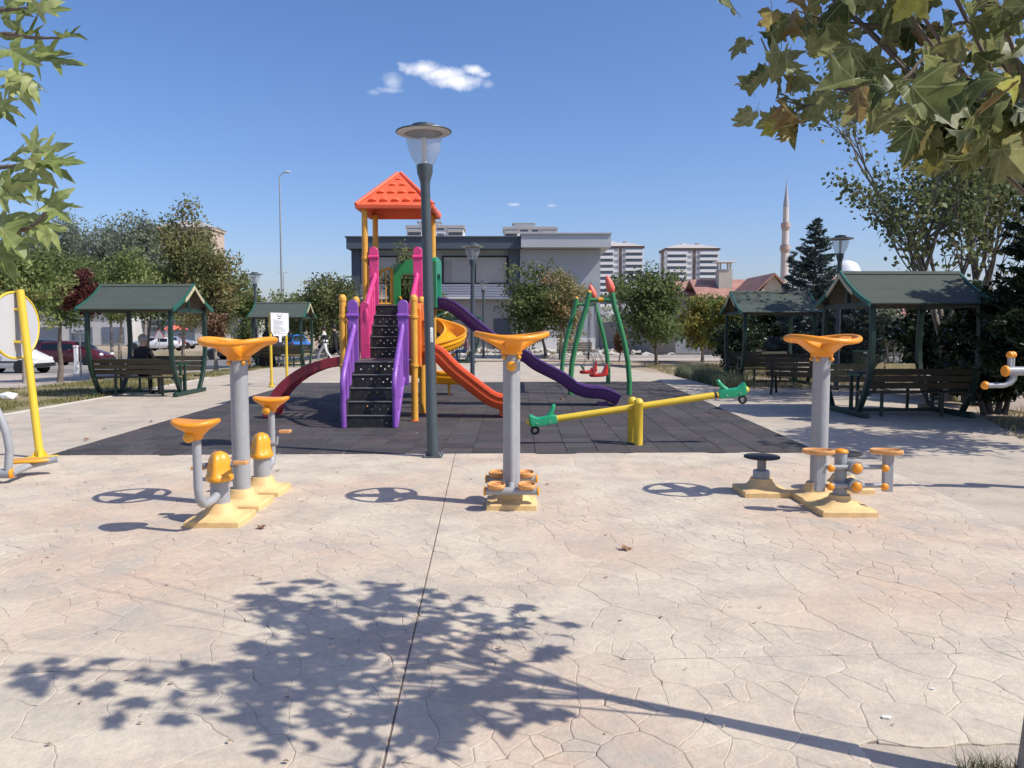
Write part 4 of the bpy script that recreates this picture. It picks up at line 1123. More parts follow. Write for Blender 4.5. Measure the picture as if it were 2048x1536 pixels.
    pth = catmull([P(a, b - 7, Ys) for a, b in bot], 5)
    part('wave_slide', chute(pth, .46, .2), PURPLEDARK, t, smooth=50)
    Yr = oy + Y1 / 2
    bot = [(848, 716), (870, 722), (900, 752), (950, 792), (980, 813), (1003, 820), (1034, 822)]
    pth = catmull([P(a, b - 8, Yr) for a, b in bot], 5)
    part('straight_slide', chute(pth, .48, .2, True), SLIDERED, t, smooth=40)
    part('slide_foot', MB().box(P(1010, 828, Yr) + Vector((0, 0, .03)), (.2, .3, .12)), SLIDERED, t, bevel=.01)
    part('slide_foot', MB().box(P(1205, 808, Ys) + Vector((0, 0, .0)), (.22, .3, .1)), PURPLEDARK, t, bevel=.01)
    # spiral slide
    cx, cy, rad = .42, Y3 + 1.36, .55; pth = [Vector((cx - rad + .28, Y3 + .02, D2 - .02)), Vector((cx - rad + .1, Y3 + .45, D2 - .06))]
    nst = 46; tot = R(450)
    for k in range(nst + 1):
        a = PI - tot * k / nst; z = D2 - .12 - (D2 - .12 - .33) * (k / nst)
        pth.append(Vector((cx + rad * math.cos(a), cy + rad * math.sin(a), z)))
    e = pth[-1]; pth += [e + Vector((.25, 0, -.02)), e + Vector((.5, 0, -.03)), e + Vector((.62, 0, -.035))]
    part('spiral_slide', chute(pth, .44, .24, True), SLIDEYEL, t, smooth=45)
    part('spiral_post', MB().lathe([(.055, 0), (.055, 1.95)], (cx, cy, 0), 16), POSTYELLOW, t, smooth=50)
    for a, z in ((0, .95), (PI * 1.2, 1.2), (PI * .5, .2)):
        part('slide_support', MB().beam((cx, cy, z), (cx + rad * math.cos(a), cy + rad * math.sin(a), z + .02), .04, .05), POSTYELLOW, t)
    part('slide_leg', MB().tube([e + Vector((.35, 0, -.06)), (e.x + .35, e.y, 0)], .03, 10), POSTYELLOW, t)
    # arch climber on the left
    for y in (.34, .92):
        pts = []
        for k in range(13):
            f = k / 12; x = -HW - 1.42 * math.sin(f * PI / 2); z = .02 + (D1 - .04) * math.cos(f * PI / 2) ** 1.15
            pts.append(Vector((x, y, z)))
        rings = []
        for i, p in enumerate(pts):
            tg = (pts[min(i + 1, 12)] - pts[max(i - 1, 0)]).normalized(); up = Vector((0, 1, 0)).cross(tg); up = up if up.z > 0 or up.x < 0 else -up
            rings.append([p + Vector((0, a * .035, 0)) + up * b for a, b in ((-1, -.085), (1, -.085), (1, .085), (-1, .085))])
        part('climber_rail', MB().rings(rings), DARKRED, t, smooth=30, bevel=.012)
    for k in range(10):
        f = (k + .6) / 10.5; x = -HW - 1.42 * math.sin(f * PI / 2); z = .02 + (D1 - .04) * math.cos(f * PI / 2) ** 1.15
        part('climber_rung', MB().tube([(x, .34, z), (x, .92, z)], .022, 8), DARKRED, t, smooth=60)
tower()
# ------------------------------------------------------------------ buildings
GB_DARK = mat('building_slate', (.075, .095, .115), .6, .08, .5)
GB_MID = mat('building_grey_render', (.36, .385, .41), .85, .05, .4, .15, 20)
GB_FASC = mat('building_pale_fascia', (.42, .45, .47), .7, .05, .5)
GB_LOW = mat('building_lower_render', (.34, .325, .3), .85, .06, .5, .15, 20)
GB_SIDE = mat('white_siding', (.66, .67, .68), .6, .05, .6)
GB_WHITE = mat('plinth_white', (.7, .7, .69), .8, .06, .5)
PANEINT = mat('window_interior_beige', (.42, .4, .37), .5, .12, .4)
def grey_building():
    Y = 52.0; X = lambda px, y=Y: (px - 1024) / FPX * y
    Z = lambda py, y=Y: at(1024, py, y).z
    t = thing('grey_building', 'grey flat roofed two storey building behind the play tower', 'building', (0, Y, 0))
    L = lambda x, y, z: (x, y, z)
    xl, xm, xr = X(712), X(1040), X(1198)
    zt, zf = Z(478), Z(500)
    part('wall', MB().box(((xl + xm) / 2, 7, 2.25), (xm - xl - .6, 13.2, 4.5)), GB_LOW, t)
    part('upper_wall', MB().box(((xl + xm) / 2, 6.9, (Z(600) + zf) / 2), (xm - xl, 13.6, zf - Z(600))), GB_MID, t)
    part('wing_wall', MB().box(((xm + xr) / 2, 6.8, zf / 2 + .4), (xr - xm, 14.4, zf - .8)), GB_MID, t)
    part('plinth', MB().box(((xm + xr) / 2, 6.79, .45), (xr - xm + .04, 14.5, .9)), GB_WHITE, t)
    part('parapet', MB().box(((xl + xm) / 2 - .1, 6.6, (zt + zf) / 2), (xm - xl + .5, 15.0, zt - zf)), GB_DARK, t)
    part('wing_parapet', MB().box(((xm + X(1213)) / 2 + .05, 6.5, (zt + zf) / 2 + .1), (X(1213) - xm, 15.9, zt - zf + .12)), GB_FASC, t)
    part('parapet_cap', MB().box(((xl + xm) / 2 - .1, 6.6, zt + .04), (xm - xl + .66, 15.2, .08)), GB_DARK, t)
    part('parapet_cap', MB().box(((xm + X(1213)) / 2 + .05, 6.5, zt + .2), (X(1213) - xm + .1, 16.1, .08)), GB_FASC, t)
    part('pier', MB().box((X(1029), -.02, (Z(590) + zf) / 2), (X(1040) - X(1017), .5, zf - Z(590))), GB_DARK, t)
    part('pier', MB().box((X(716), .2, zf / 2), (X(724) - X(708), 1.2, zf)), GB_DARK, t)
    z0, z1 = Z(598), Z(568); n = 6
    for k in range(n):
        za = z0 + (z1 - z0) * k / n; zb = z0 + (z1 - z0) * (k + 1) / n
        part('siding_board', MB().box(((X(724) + X(1017)) / 2, .02, (za + zb) / 2), (X(1017) - X(724), .1, zb - za - .03)), GB_SIDE, t)
    for (a, b) in ((X(740), X(868)), (X(887), X(1028) - .45)):
        wz0, wz1 = Z(567), Z(513)
        w = part('window', MB().box(((a + b) / 2, .06, (wz0 + wz1) / 2), (b - a, .06, wz1 - wz0)), PANEINT, t)
        for x in (a, (a + b) / 2, b): part('frame_bar', MB().box((x, .01, (wz0 + wz1) / 2), (.1, .1, wz1 - wz0)), BLACK, w)
        for z in (wz0, wz1): part('frame_bar', MB().box(((a + b) / 2, .008, z), (b - a + .1, .1, .1)), BLACK, w)
        part('curtain', MB().box((a + (b - a) * .08, .025, (wz0 + wz1) / 2 - .1), ((b - a) * .12, .02, wz1 - wz0 - .3)), GB_LOW, w)
    part('camera_dome', MB().ball((X(1027), -.45, Z(485)), .16, 10, 6), WHITE, t)
    part('door', MB().box((X(1004), .38, 1.1), (1.1, .08, 2.2)), GB_DARK, t)
    return t
grey_building()

APW = mat('tower_white_render', (.74, .74, .73), .8, .04, .08)
APG = mat('tower_grey_render', (.4, .39, .38), .8, .05, .08)
APB = mat('tower_brown_render', (.17, .12, .105), .8, .06, .08)
APBEIGE = mat('tower_beige_render', (.46, .37, .3), .8, .05, .08)
APWIN = mat('tower_window', (.13, .16, .2), .25, .2, .1)
APWIN2 = mat('tower_window_pale', (.3, .32, .34), .4, .2, .1)
APROOF = mat('tower_roof', (.44, .41, .38), .8, .08, .1)
def apartment(label, px, Y, wpx, floors, fh, show, rz=0, style=0, dep=16, top_px=None):
    x = (px - 1024) / FPX * Y; w = wpx * Y / FPX; H = at(px, top_px, Y).z if top_px else floors * fh
    floors = int(round(H / fh)); fh = H / floors
    body, acc = ((APW, APB), (APW, APG), (APBEIGE, APBEIGE))[style]
    t = thing('apartment_tower', label, 'building', (x, Y, 0), rz, 'distant apartment towers')
    part('wall', MB().box((0, dep / 2, H / 2), (w, dep, H)), body, t)
    if style == 1:
        part('parapet', MB().box((0, dep / 2, H - .35), (w + 1.2, dep + 1.2, 1.4)), acc, t)
        part('stair_head', MB().box((-w * .12, dep / 2, H + 1.3), (w * .38, dep * .5, 2.4)), body, t)
        part('stair_head_roof', MB().box((-w * .12, dep / 2, H + 2.6), (w * .44, dep * .6, .3)), acc, t)
    else:
        r = [[Vector((a * (w / 2 + .9), dep / 2 + b * (dep / 2 + .9), H + .2)) for a, b in ((-1, -1), (1, -1), (1, 1), (-1, 1))], [Vector((a * w * .22, dep / 2 + b * .5, H + 3.0)) for a, b in ((-1, -1), (1, -1), (1, 1), (-1, 1))]]
        part('roof', MB().rings(r), APROOF, t, smooth=0)
        part('eaves', MB().box((0, dep / 2, H - .35), (w + 1.2, dep + 1.2, 1.0)), acc, t)
        part('chimney', MB().box((-w * .1, dep / 2, H + 2.9), (2.6, 2, 1.6)), body, t); part('chimney', MB().box((w * .15, dep / 2 - 1, H + 2.6), (1.8, 1.5, 1.8)), APG, t)
    if style == 0:
        part('stair_band', MB().box((w * .03, -.06, H / 2), (w * .055, .3, H)), acc, t)
        part('side_band', MB().box((-w / 2 - .06, dep * .55, H / 2), (.3, dep * .3, H - 1)), acc, t)
    bal = None; win = None; win2 = None
    for k in range(show):
        z = H - (k + 1) * fh
        if style == 0: bs = ((-w * .30, w * .38), (w * .31, w * .36))
        elif style == 1: bs = ((-w * .36, w * .24), (w * .36, w * .26))
        else: bs = ((-w * .3, w * .3), (w * .36, w * .26))
        for bx_, bw in bs:
            if bal is None:
                bal = {}
            key = round(bw, 2)
            if key not in bal:
                o = part('balcony', MB().box((0, 0, 0), (bw, 1.5, 1.45)), body if style != 1 else APG, t); bal[key] = o
            else:
                o = bal[key].copy(); COL.objects.link(o); o.parent = t
            o.location = (bx_, -.75, z + .62)
            if key + 1000 not in bal:
                o = part('window', MB().box((0, 0, 0), (bw * .94, .3, fh - 1.35)), APWIN, t); bal[key + 1000] = o
            else: o = bal[key + 1000].copy(); COL.objects.link(o); o.parent = t
            o.location = (bx_, -.35 if k % 3 == 0 else -.05, z + 1.2 + (fh - 1.2) / 2 - .05)
        for wx in ((-w * .08, w * .12, -w * .15, w * .07) if style else (-w * .085, -w * .04, w * .1, w * .15)):
            if win is None: o = win = part('window', MB().box((0, 0, 0), (w * .035 if not style else w * .07, .2, 1.5)), APWIN2 if not style else APWIN, t)
            else: o = win.copy(); COL.objects.link(o); o.parent = t
            o.location = (wx, -.05, z + 1.75)
        for wy in (dep * .25, dep * .8):
            o = win.copy(); COL.objects.link(o); o.parent = t; o.location = (-w / 2 - .05, wy, z + 1.75); o.rotation_euler = (0, 0, PI / 2)
    return t
apartment('white apartment tower with brown bands, farther right of the two', 1382, 415, 104, 15, 3.1, 10, R(0), 0, 18, 497)
apartment('white apartment tower with brown bands just right of the grey building', 1236, 415, 96, 15, 3.1, 10, R(-2), 0, 18, 493)
apartment('grey topped apartment block over the roof behind the lamp post', 872, 390, 112, 13, 3.1, 4, R(1), 1, 16, 452)
apartment('grey topped apartment block over the middle of the grey roof', 1060, 395, 104, 13, 3.1, 4, R(0), 1, 16, 455)
apartment('beige apartment block rising behind the left trees', 374, 320, 112, 11, 3.1, 6, R(0), 2, 14, 455)

ROOFTILE = mat('red_roof_tiles', (.36, .185, .145), .85, .25, .9, .5, 14)  # red muted towards pinkish grey, distance haze is put into this colour
HOUSEW = mat('house_pale_render', (.55, .5, .4), .85, .06, .3)
HOUSEB = mat('house_beige_render', (.46, .4, .29), .85, .06, .3)
def house(label, px0, px1, py_eave, py_ridge, Y, m, chim=None, gable=False, dep=9):
    x0, x1 = (px0 - 1024) / FPX * Y, (px1 - 1024) / FPX * Y; ze, zr = at(1024, py_eave, Y).z, at(1024, py_ridge, Y + dep / 2).z
    t = thing('tiled_house', label, 'house', ((x0 + x1) / 2, Y, 0), group='red roofed houses'); w = x1 - x0
    part('wall', MB().box((0, dep / 2, ze / 2), (w, dep, ze)), m, t)
    if gable:
        part('roof', MB().prism([(-w / 2 - .5, ze), (0, zr), (w / 2 + .5, ze), (w / 2 + .5, ze + .2), (0, zr + .25), (-w / 2 - .5, ze + .2)], -.4, dep + .4, 'XZ'), ROOFTILE, t, smooth=0)
        part('gable', MB().prism([(-w / 2, ze), (w / 2, ze), (0, zr)], 0, .2, 'XZ'), m, t, smooth=0)
    else:
        part('roof', MB().prism([(-.6, ze), (dep / 2, zr), (dep + .6, ze), (dep + .6, ze + .2), (dep / 2, zr + .25), (-.6, ze + .2)], -w / 2 - .4, w / 2 + .4, 'YZ'), ROOFTILE, t, smooth=0)
    for k, f in enumerate((-.3, .05, .32)):
        wi = part('window', MB().box((w * f, -.03, ze - 1.7), (1.0, .12, 1.3)), APWIN, t); part('frame', MB().box((w * f, -.05, ze - 2.4), (1.3, .2, .12)), WHITE, wi)
    if chim:
        cx = (chim[0] - 1024) / FPX * Y - (x0 + x1) / 2; zt = at(1024, chim[1], Y).z
        c = part('chimney', MB().box((cx, dep * .3, (ze + zt) / 2), (1.6, 1.6, zt - ze)), m, t)
        for a in (-.6, .6):
            for b in (-.6, .6): part('chimney_leg', MB().box((cx + a, dep * .3 + b, zt + .4), (.18, .18, .8)), m, c)
        part('chimney_cap', MB().box((cx, dep * .3, zt + .9), (2.3, 2.3, .18)), WHITE, c)
    return t
house('beige house with red tiled roof and capped chimney behind the right pavilion', 1400, 1520, 600, 563, 92, HOUSEW, (1457, 536))
house('pale gabled house beside the conifers', 1512, 1575, 590, 556, 84, HOUSEB, None, True)
house('low red roofed house under the right apartment tower', 1330, 1420, 590, 566, 98, HOUSEB)
house('cream house with red roof partly hidden by the right plane tree', 1690, 1830, 640, 560, 60, HOUSEW)

MINST = mat('minaret_stone', (.62, .53, .46), .8, .05, .1)
MINLEAD = mat('minaret_lead', (.42, .4, .41), .5, .06, .2)
MINPINK = mat('minaret_pink_stone', (.5, .36, .3), .8, .05, .2)
def minaret():
    Y = 300; x = at(1570, 500, Y).x; Z = lambda py: at(1570, py, Y).z; u = Y / FPX
    t = thing('minaret', 'slender stone minaret with two balconies and a pointed cap', 'minaret', (x, Y, 0))
    fl = lambda r, z: [Vector(((r * (1 + .05 * (k % 2))) * math.cos(2 * PI * k / 24), (r * (1 + .05 * (k % 2))) * math.sin(2 * PI * k / 24), z)) for k in range(24)]
    part('shaft', MB().rings([fl(9 * u, 0), fl(8.0 * u, Z(640)), fl(7.0 * u, Z(500))]), MINST, t, smooth=20)
    part('shaft', MB().rings([fl(6.6 * u, Z(490)), fl(6.2 * u, Z(450))]), MINST, t, smooth=20)
    part('shaft', MB().rings([fl(5.4 * u, Z(448)), fl(5.0 * u, Z(412))]), MINST, t, smooth=20)
    for a, r in ((497, 10), (452, 9)):
        b = part('balcony', MB().lathe([(r * .68 * u, Z(a + 12)), (r * .8 * u, Z(a + 6)), (r * u, Z(a + 3)), (r * u, Z(a)), (r * .98 * u, Z(a)), (r * .98 * u, Z(a - 6)), (r * .9 * u, Z(a - 6)), (r * .9 * u, Z(a))], seg=24), MINPINK, t, smooth=30)
    part('spire', MB().lathe([(5.6 * u, Z(413)), (5.3 * u, Z(408)), (2.6 * u, Z(385)), (.9 * u, Z(368)), (.2 * u, Z(357))], seg=16), MINLEAD, t, smooth=50)
    part('finial', MB().lathe([(.35 * u, Z(360)), (.15 * u, Z(354)), (.02 * u, Z(350))], seg=8), MINLEAD, t)
minaret()
def mosque():
    Y = 290; c = at(1712, 540, Y)
    t = thing('mosque_dome', 'white dome glimpsed through the right tree', 'building', (c.x, Y, 0)); z = at(1712, 548, Y).z
    part('hall', MB().box((0, 8, z / 2), (26, 16, z)), APW, t)
    part('drum', MB().lathe([(5, z), (5, z + 1.5)], (0, 8, 0), 24), APW, t)
    part('dome', MB().lathe([(4.9, z + 1.5), (4.5, z + 2.9), (3.5, z + 4.4), (1.9, z + 5.3), (.1, z + 5.7)], (0, 8, 0), 24), WHITE, t, smooth=60)
mosque()

# ------------------------------------------------------------------ walls, cabinet, bench, small street things
WALLB = mat('boundary_wall_render', (.42, .36, .28), .9, .1, .8, .3, 15, dirt=.3)
WALLG = mat('grey_panel_fence', (.3, .29, .27), .85, .12, .8, .3, 15)
def wall_run(name, label, a, b, h, n, m, th=.22, cap=True):
    a, b = Vector(a), Vector(b); d = b - a; t = thing(name, label, 'wall', (a.x, a.y, -.05), math.atan2(d.y, d.x)); L = d.length
    for k in range(n):
        part('wall_panel', MB().box((L * (k + .5) / n, 0, h / 2), (L / n - .16, th, h)), m, t)
        if cap: part('coping', MB().box((L * (k + .5) / n, 0, h + .04), (L / n - .15, th + .1, .08)), m, t)
    for k in range(n + 1): part('pillar', MB().box((L * k / n, 0, h * .54), (.3, th + .12, h * 1.08)), m, t)
    return t
wall_run('boundary_wall', 'beige boundary wall running behind the right pavilions', (11.6, 44.5), (30, 27), 1.35, 7, WALLB)
wall_run('boundary_wall', 'short beige wall left of the utility cabinet', (8.6, 47), (11.5, 44.6), 1.5, 1, WALLB)
wall_run('panel_fence', 'grey panel fence below the round tree', (5.6, 50.5), (8.4, 47.2), 2.0, 3, WALLG, .1, False)
CAB = mat('cabinet_paint', (.45, .46, .45), .5, .05, 2)
c = G(1376, 713); t = thing('utility_cabinet', 'pale grey utility cabinet with two doors by the wall', 'cabinet', c, R(-12))
part('plinth', MB().box((0, 0, .05), (1.5, .55, .2)), WALLB, t)
part('housing', MB().box((0, 0, .62), (1.42, .5, .98)), CAB, t, bevel=.02)
for s in (-1, 1):
    d_ = part('door', MB().box((s * .35, -.255, .62), (.66, .03, .88)), CAB, t, bevel=.01)
    part('handle', MB().box((s * .08, -.28, .62), (.03, .03, .14)), GREYDARK, d_)
part('label_plate', MB().box((-.35, -.273, .85), (.12, .006, .1)), INK, t)
part('lid', MB().box((0, 0, 1.13), (1.5, .58, .05)), CAB, t, bevel=.01)

BENCHWOOD = mat('weathered_bench_wood', (.25, .215, .14), .75, .2, 5, .3, 40)
def bench(label, loc, rz, w=1.75, BENCHWOOD=BENCHWOOD):
    t = thing('park_bench', label, 'bench', loc, rz, 'park benches')
    for k in range(4): part('back_slat', MB().beam((-w / 2, .2 + .03 * k, .5 + .11 * k), (w / 2, .2 + .03 * k, .5 + .11 * k), .03, .085, up=(0, .3, 1)), BENCHWOOD, t)
    for k in range(4): part('seat_slat', MB().box((0, -.22 + k * .12, .44), (w, .1, .03)), BENCHWOOD, t)
    for x in (-w / 2 + .15, w / 2 - .15):
        part('leg', MB().tube([(x, -.3, 0), (x, -.22, .25), (x, -.2, .42), (x, .18, .42), (x, .3, .95)], .03, 8), BLACK, t, smooth=50)
        part('leg', MB().tube([(x, .32, 0), (x, .22, .2), (x, .18, .42)], .03, 8), BLACK, t, smooth=50)
    return t
bench('slatted wooden park bench seen from behind, beside the swing', G(1148, 719), PI)
bench('dark metal legged bench between the two right pavilions', G(1590, 788), R(150), 1.3, WOODDARK)
c = G(1790, 752); t = thing('planter', 'pale concrete planter beyond the right pavilion', 'planter', c)
part('tub', MB().lathe([(.3, 0), (.36, .3), (.45, .55), (.45, .62), (.38, .62), (.36, .5)], seg=16), WHITE, t, smooth=40); part('soil', MB().lathe([(.36, .5), (.1, .54)], seg=16), BEDSOIL, t)
c = G(1722, 760); t = thing('litter_bin', 'dark green litter bin beyond the right pavilion table', 'bin', c)
part('bin_body', MB().lathe([(.22, .15), (.28, .85), (.3, .88), (.27, .9)], seg=18), GAZGREEN, t, smooth=40); part('bin_post', MB().tube([(0, .32, 0), (0, .32, 1.0)], .03, 8), GAZGREEN, t); part('bin_hinge', MB().box((0, .3, .8), (.08, .08, .05)), GAZGREEN, t)
def text_mesh(name, s, size, m, parent, loc, rot=(PI / 2, 0, 0)):
    cu = bpy.data.curves.new(name, 'FONT'); cu.body = s; cu.size = size; cu.align_x = 'CENTER'; cu.extrude = .002
    tmp = bpy.data.objects.new(name, cu); COL.objects.link(tmp); bpy.context.view_layer.update()
    me = bpy.data.meshes.new_from_object(tmp.evaluated_get(bpy.context.evaluated_depsgraph_get())); bpy.data.objects.remove(tmp); bpy.data.curves.remove(cu)
    me.materials.clear(); me.materials.append(m); o = bpy.data.objects.new(name, me); COL.objects.link(o); o.parent = parent; o.location = loc; o.rotation_euler = rot; return o
Yr_ = 39.0; c = at(158, 655, Yr_); t = thing('speed_check_sign', 'white road sign reading Radar above the parked cars', 'sign', (c.x, Yr_, gz(c.x, Yr_)))
zz = c.z - gz(c.x, Yr_)
part('post', MB().tube([(0, .03, 0), (0, .03, zz + .5)], .035, 8), GREYDARK, t)
part('panel', MB().box((0, 0, zz), (.76, .02, .56)), SIGNBACK, t)
text_mesh('lettering', 'Radar', .235, INK, t, (0, -.016, zz - .24))
part('line_of_print', MB().box((0, -.012, zz + .02), (.56, .004, .025)), INKG, t)
part('line_of_print', MB().box((0, -.012, zz + .13), (.3, .004, .07)), INKG, t)
c = at(318, 668, 75); t = thing('warning_sign', 'small triangular road warning sign across the street', 'sign', (c.x, 75, gz(c.x, 75))); zz = c.z + .85
part('post', MB().tube([(0, .04, 0), (0, .04, zz + .1)], .04, 8), GREYSTEEL, t); part('panel', MB().prism([(-.5, zz - .4), (.5, zz - .4), (0, zz + .5)], -.01, .01, 'XZ'), SIGNBACK, t); part('panel_rim', MB().tube([(-.5, 0, zz - .4), (.5, 0, zz - .4), (0, 0, zz + .5)], .04, 6, closed=True), SEATRED, t)
c = at(208, 720, 44); t = thing('marker_post', 'white square post beside the dark red car', 'post', (c.x, 41.2, gz(c.x, 41.2))); part('post', MB().box((0, 0, .72), (.16, .16, 1.44)), WHITE, t); part('post_cap', MB().box((0, 0, 1.47), (.2, .2, .08)), WHITE, t)
c = at(352, 690, 95); t = thing('parasol', 'faded red parasol across the street', 'parasol', (c.x, 95, gz(c.x, 95)))
part('pole', MB().tube([(0, 0, 0), (0, 0, 2.6)], .03, 8), GREYSTEEL, t); part('canopy', MB().lathe([(1.6, 2.15), (1.6, 2.2), (.9, 2.6), (.05, 2.85)], seg=8), CORAL, t, smooth=0); part('canopy_base', MB().box((0, 0, .05), (.5, .5, .1)), GREYDARK, t)
# a low shop block across the street, seen in gaps between the trunks
SHOP = mat('shop_render', (.5, .49, .46), .8, .08, .4)
def shop(label, px0, px1, py_top, Y, m):
    x0, x1 = (px0 - 1024) / FPX * Y, (px1 - 1024) / FPX * Y; z = at(1024, py_top, Y).z; t = thing('street_shop', label, 'building', ((x0 + x1) / 2, Y, -.85)); w = x1 - x0; h = z + .85
    part('wall', MB().box((0, 4, h / 2), (w, 8, h)), m, t); part('fascia', MB().box((0, -.15, h - .4), (w, .4, .7)), GB_DARK, t)
    n = max(2, int(w / 4))
    for k in range(n): part('shopfront', MB().box((-w / 2 + w * (k + .5) / n, -.02, 1.4), (w / n * .7, .12, 2.2)), APWIN, t)
shop('pale shop row across the street at the far left', -120, 260, 615, 108, SHOP)
shop('low shop row across the street behind the parked silver cars', 280, 520, 640, 112, SHOP)

# rubble at the foot of the building
def rock(r, rad, sq=.6):
    mb = MB(); me_ = []
    bm = bmesh.new(); bmesh.ops.create_icosphere(bm, subdivisions=1, radius=rad)
    for v in bm.verts: v.co *= r.uniform(.65, 1.25); v.co.z *= sq
    bm.verts.index_update(); vs = [v.co.copy() for v in bm.verts]; fs = [tuple(v.index for v in f.verts) for f in bm.faces]; bm.free(); return vs, fs
RUB = mat('pale_rubble', (.44, .41, .36), .9, .15, 3, .4, 20)
rr = random.Random(21); mb = MB()
for k in range(420):
    x = rr.uniform(-6, 13); y = rr.uniform(44, 50.5) if x < 6 else rr.uniform(42.5, 50)
    if x > 7.5 and rr.random() < .5: continue
    vs, fs = rock(rr, rr.uniform(.08, .3)); mb.add([v + Vector((x, y, rr.uniform(0, .25) if y > 47 else 0)) for v in vs], fs)
o = part('rubble', mb, RUB, smooth=0); o['kind'] = 'stuff'; tag(o, 'pale broken rubble spread along the foot of the grey building', 'rubble')
# discarded bag and drinks litter on the lawn
BAG = mat('white_plastic_film', (.75, .75, .74), .35, .05, 6)
vs, fs = rock(rr, .22, .45); mb = MB(); mb.add([v * 1.0 for v in vs], fs)
c = G(16, 797); tag(part('plastic_bag', mb, BAG, loc=(c.x, c.y, .05), smooth=0), 'crumpled white plastic bag on the lawn by the left edge', 'bag')

# ------------------------------------------------------------------ cars
CARGLASS = mat('car_glass', (.012, .014, .017), .08, .1, 1, spec=.6)
TYRE = mat('tyre', (.02, .02, .02), .8, .1, 9); RIM = mat('wheel_rim_alloy', (.5, .51, .52), .35, .05, 9, metal=.5)
HEADL = mat('headlamp', (.6, .62, .63), .2, .05, 5); TAILL = mat('tail_lamp', (.4, .02, .02), .3, .05, 5)
def car(label, loc, rz, paint, st, L=4.3, W=1.78, flank=True, group='cars along the street'):
    """st: stations (x, z_belt, z_roof, roof_halfwidth_factor); faces +x"""
    t = thing('parked_car', label, 'car', loc, rz, group); hw = W / 2
    rings = []
    for (x, zb, zr, rf, wf) in st:
        lo = .28 if abs(x) < L / 2 - .15 else .36
        w = hw * wf
        rings.append([Vector((x, a * w * f, z)) for a, f, z in ((-1, .9, lo), (-1, 1, lo + .18), (-1, 1.0, (zb + lo) / 2 + .1), (-1, .965, zb), (-1, rf, zr - .05), (-1, rf * .8, zr), (1, rf * .8, zr), (1, rf, zr - .05), (1, .965, zb), (1, 1.0, (zb + lo) / 2 + .1), (1, 1, lo + .18), (1, .9, lo))])
    part('body', MB().rings(rings), paint, t, smooth=50, bevel=.03)
    cab = [s for s in st if s[2] - s[1] > .3]
    def yz(s, f, side): # point on the glass flank, f 0 at belt, 1 at roof
        return Vector((s[0], side * hw * s[4] * ((.965) + (s[3] - .965) * f) * 1.012, s[1] + (s[2] - .05 - s[1]) * f))
    for side in (-1, 1):
        for a, b in zip(cab[:-1], cab[1:]):
            p = [yz(a, .06, side), yz(b, .06, side), yz(b, .88, side), yz(a, .88, side)]
            c0 = sum(p, Vector()) / 4; p = [q + (c0 - q) * .06 for q in p]
            part('side_window', MB().quad(*p), CARGLASS, t, smooth=0)
        if flank: part('rub_strip', MB().box((0, side * (hw + .005), .62), (L * .55, .03, .09)), BLACK, t)
        part('door_handle', MB().box((.2, side * (hw + .012), .88), (.16, .03, .03)), BLACK, t)
        part('mirror', MB().ball((cab[-1][0] - .1, side * (hw + .12), cab[-1][1] + .08), .1, 8, 6, 1, .8, .8), paint, t)
        for x in (-L * .31, L * .315):
            w = part('wheel', MB().lathe([(.2, -.1), (.3, -.1), (.325, -.07), (.325, .07), (.3, .1), (.2, .1)], (x, side * (hw - .1), .325), 22, 'Y'), TYRE, t, smooth=40)
            part('rim', MB().lathe([(.02, side * .085), (.19, side * .1), (.205, side * .095), (.205, side * .05)], (x, side * (hw - .1), .325), 14, 'Y'), RIM, w, smooth=30)
            part('arch', MB().lathe([(.34, -.02), (.4, -.02), (.4, .02), (.34, .02)], (x, side * (hw - .0), .34), 22, 'Y'), BLACK, t)
    f, b = cab[-1], cab[0]; i = st.index(f); j = st.index(b)
    if i + 1 < len(st):
        n = st[i + 1]; part('windscreen', MB().quad(*[Vector((f[0] * (1 - k) + n[0] * k + .015, s * hw * (f[3] if k < .5 else .9) * .9, f[2] * (1 - k) + n[2] * k + .015)) for k, s in ((.04, -1), (.04, 1), (.92, 1), (.92, -1))]), CARGLASS, t, smooth=0)
    if j > 0:
        n = st[j - 1]; part('rear_window', MB().quad(*[Vector((b[0] * (1 - k) + n[0] * k - .015, s * hw * .72, b[2] * (1 - k) + n[2] * k + .0)) for k, s in ((.1, -1), (.1, 1), (.8, 1), (.8, -1))]), CARGLASS, t, smooth=0)
    for s in (-1, 1):
        part('headlight', MB().ball((L / 2 - .12, s * hw * .68, .75), .17, 10, 6, .7, 1.0, .7), HEADL, t)
        part('tail_light', MB().box((-L / 2 + .02, s * hw * .8, .85), (.08, .16, .35)), TAILL, t)
    part('bumper', MB().box((L / 2 - .02, 0, .45), (.16, W * .86, .2)), BLACK, t, bevel=.03); part('bumper', MB().box((-L / 2 + .02, 0, .45), (.16, W * .86, .2)), BLACK, t, bevel=.03)
    part('number_plate', MB().box((-L / 2 - .065, 0, .62), (.01, .5, .11)), WHITE, t)
    return t
VAN = [(-2.05, .9, .98, .9, .93), (-2.0, 1.0, 1.65, .82, .97), (-1.85, 1.02, 1.79, .84, 1), (-.6, 1.02, 1.82, .85, 1), (.55, 1.0, 1.78, .83, 1), (1.15, .98, 1.2, .85, 1), (1.75, .86, .95, .85, .96), (2.05, .6, .76, .8, .86)]
MPV = [(-2.2, .85, .92, .9, .92), (-2.12, .95, 1.15, .85, .97), (-1.7, 1.0, 1.55, .78, 1), (-.5, .98, 1.62, .78, 1), (.35, .95, 1.55, .77, 1), (1.15, .92, 1.08, .82, 1), (1.8, .78, .88, .85, .95), (2.2, .55, .7, .8, .85)]
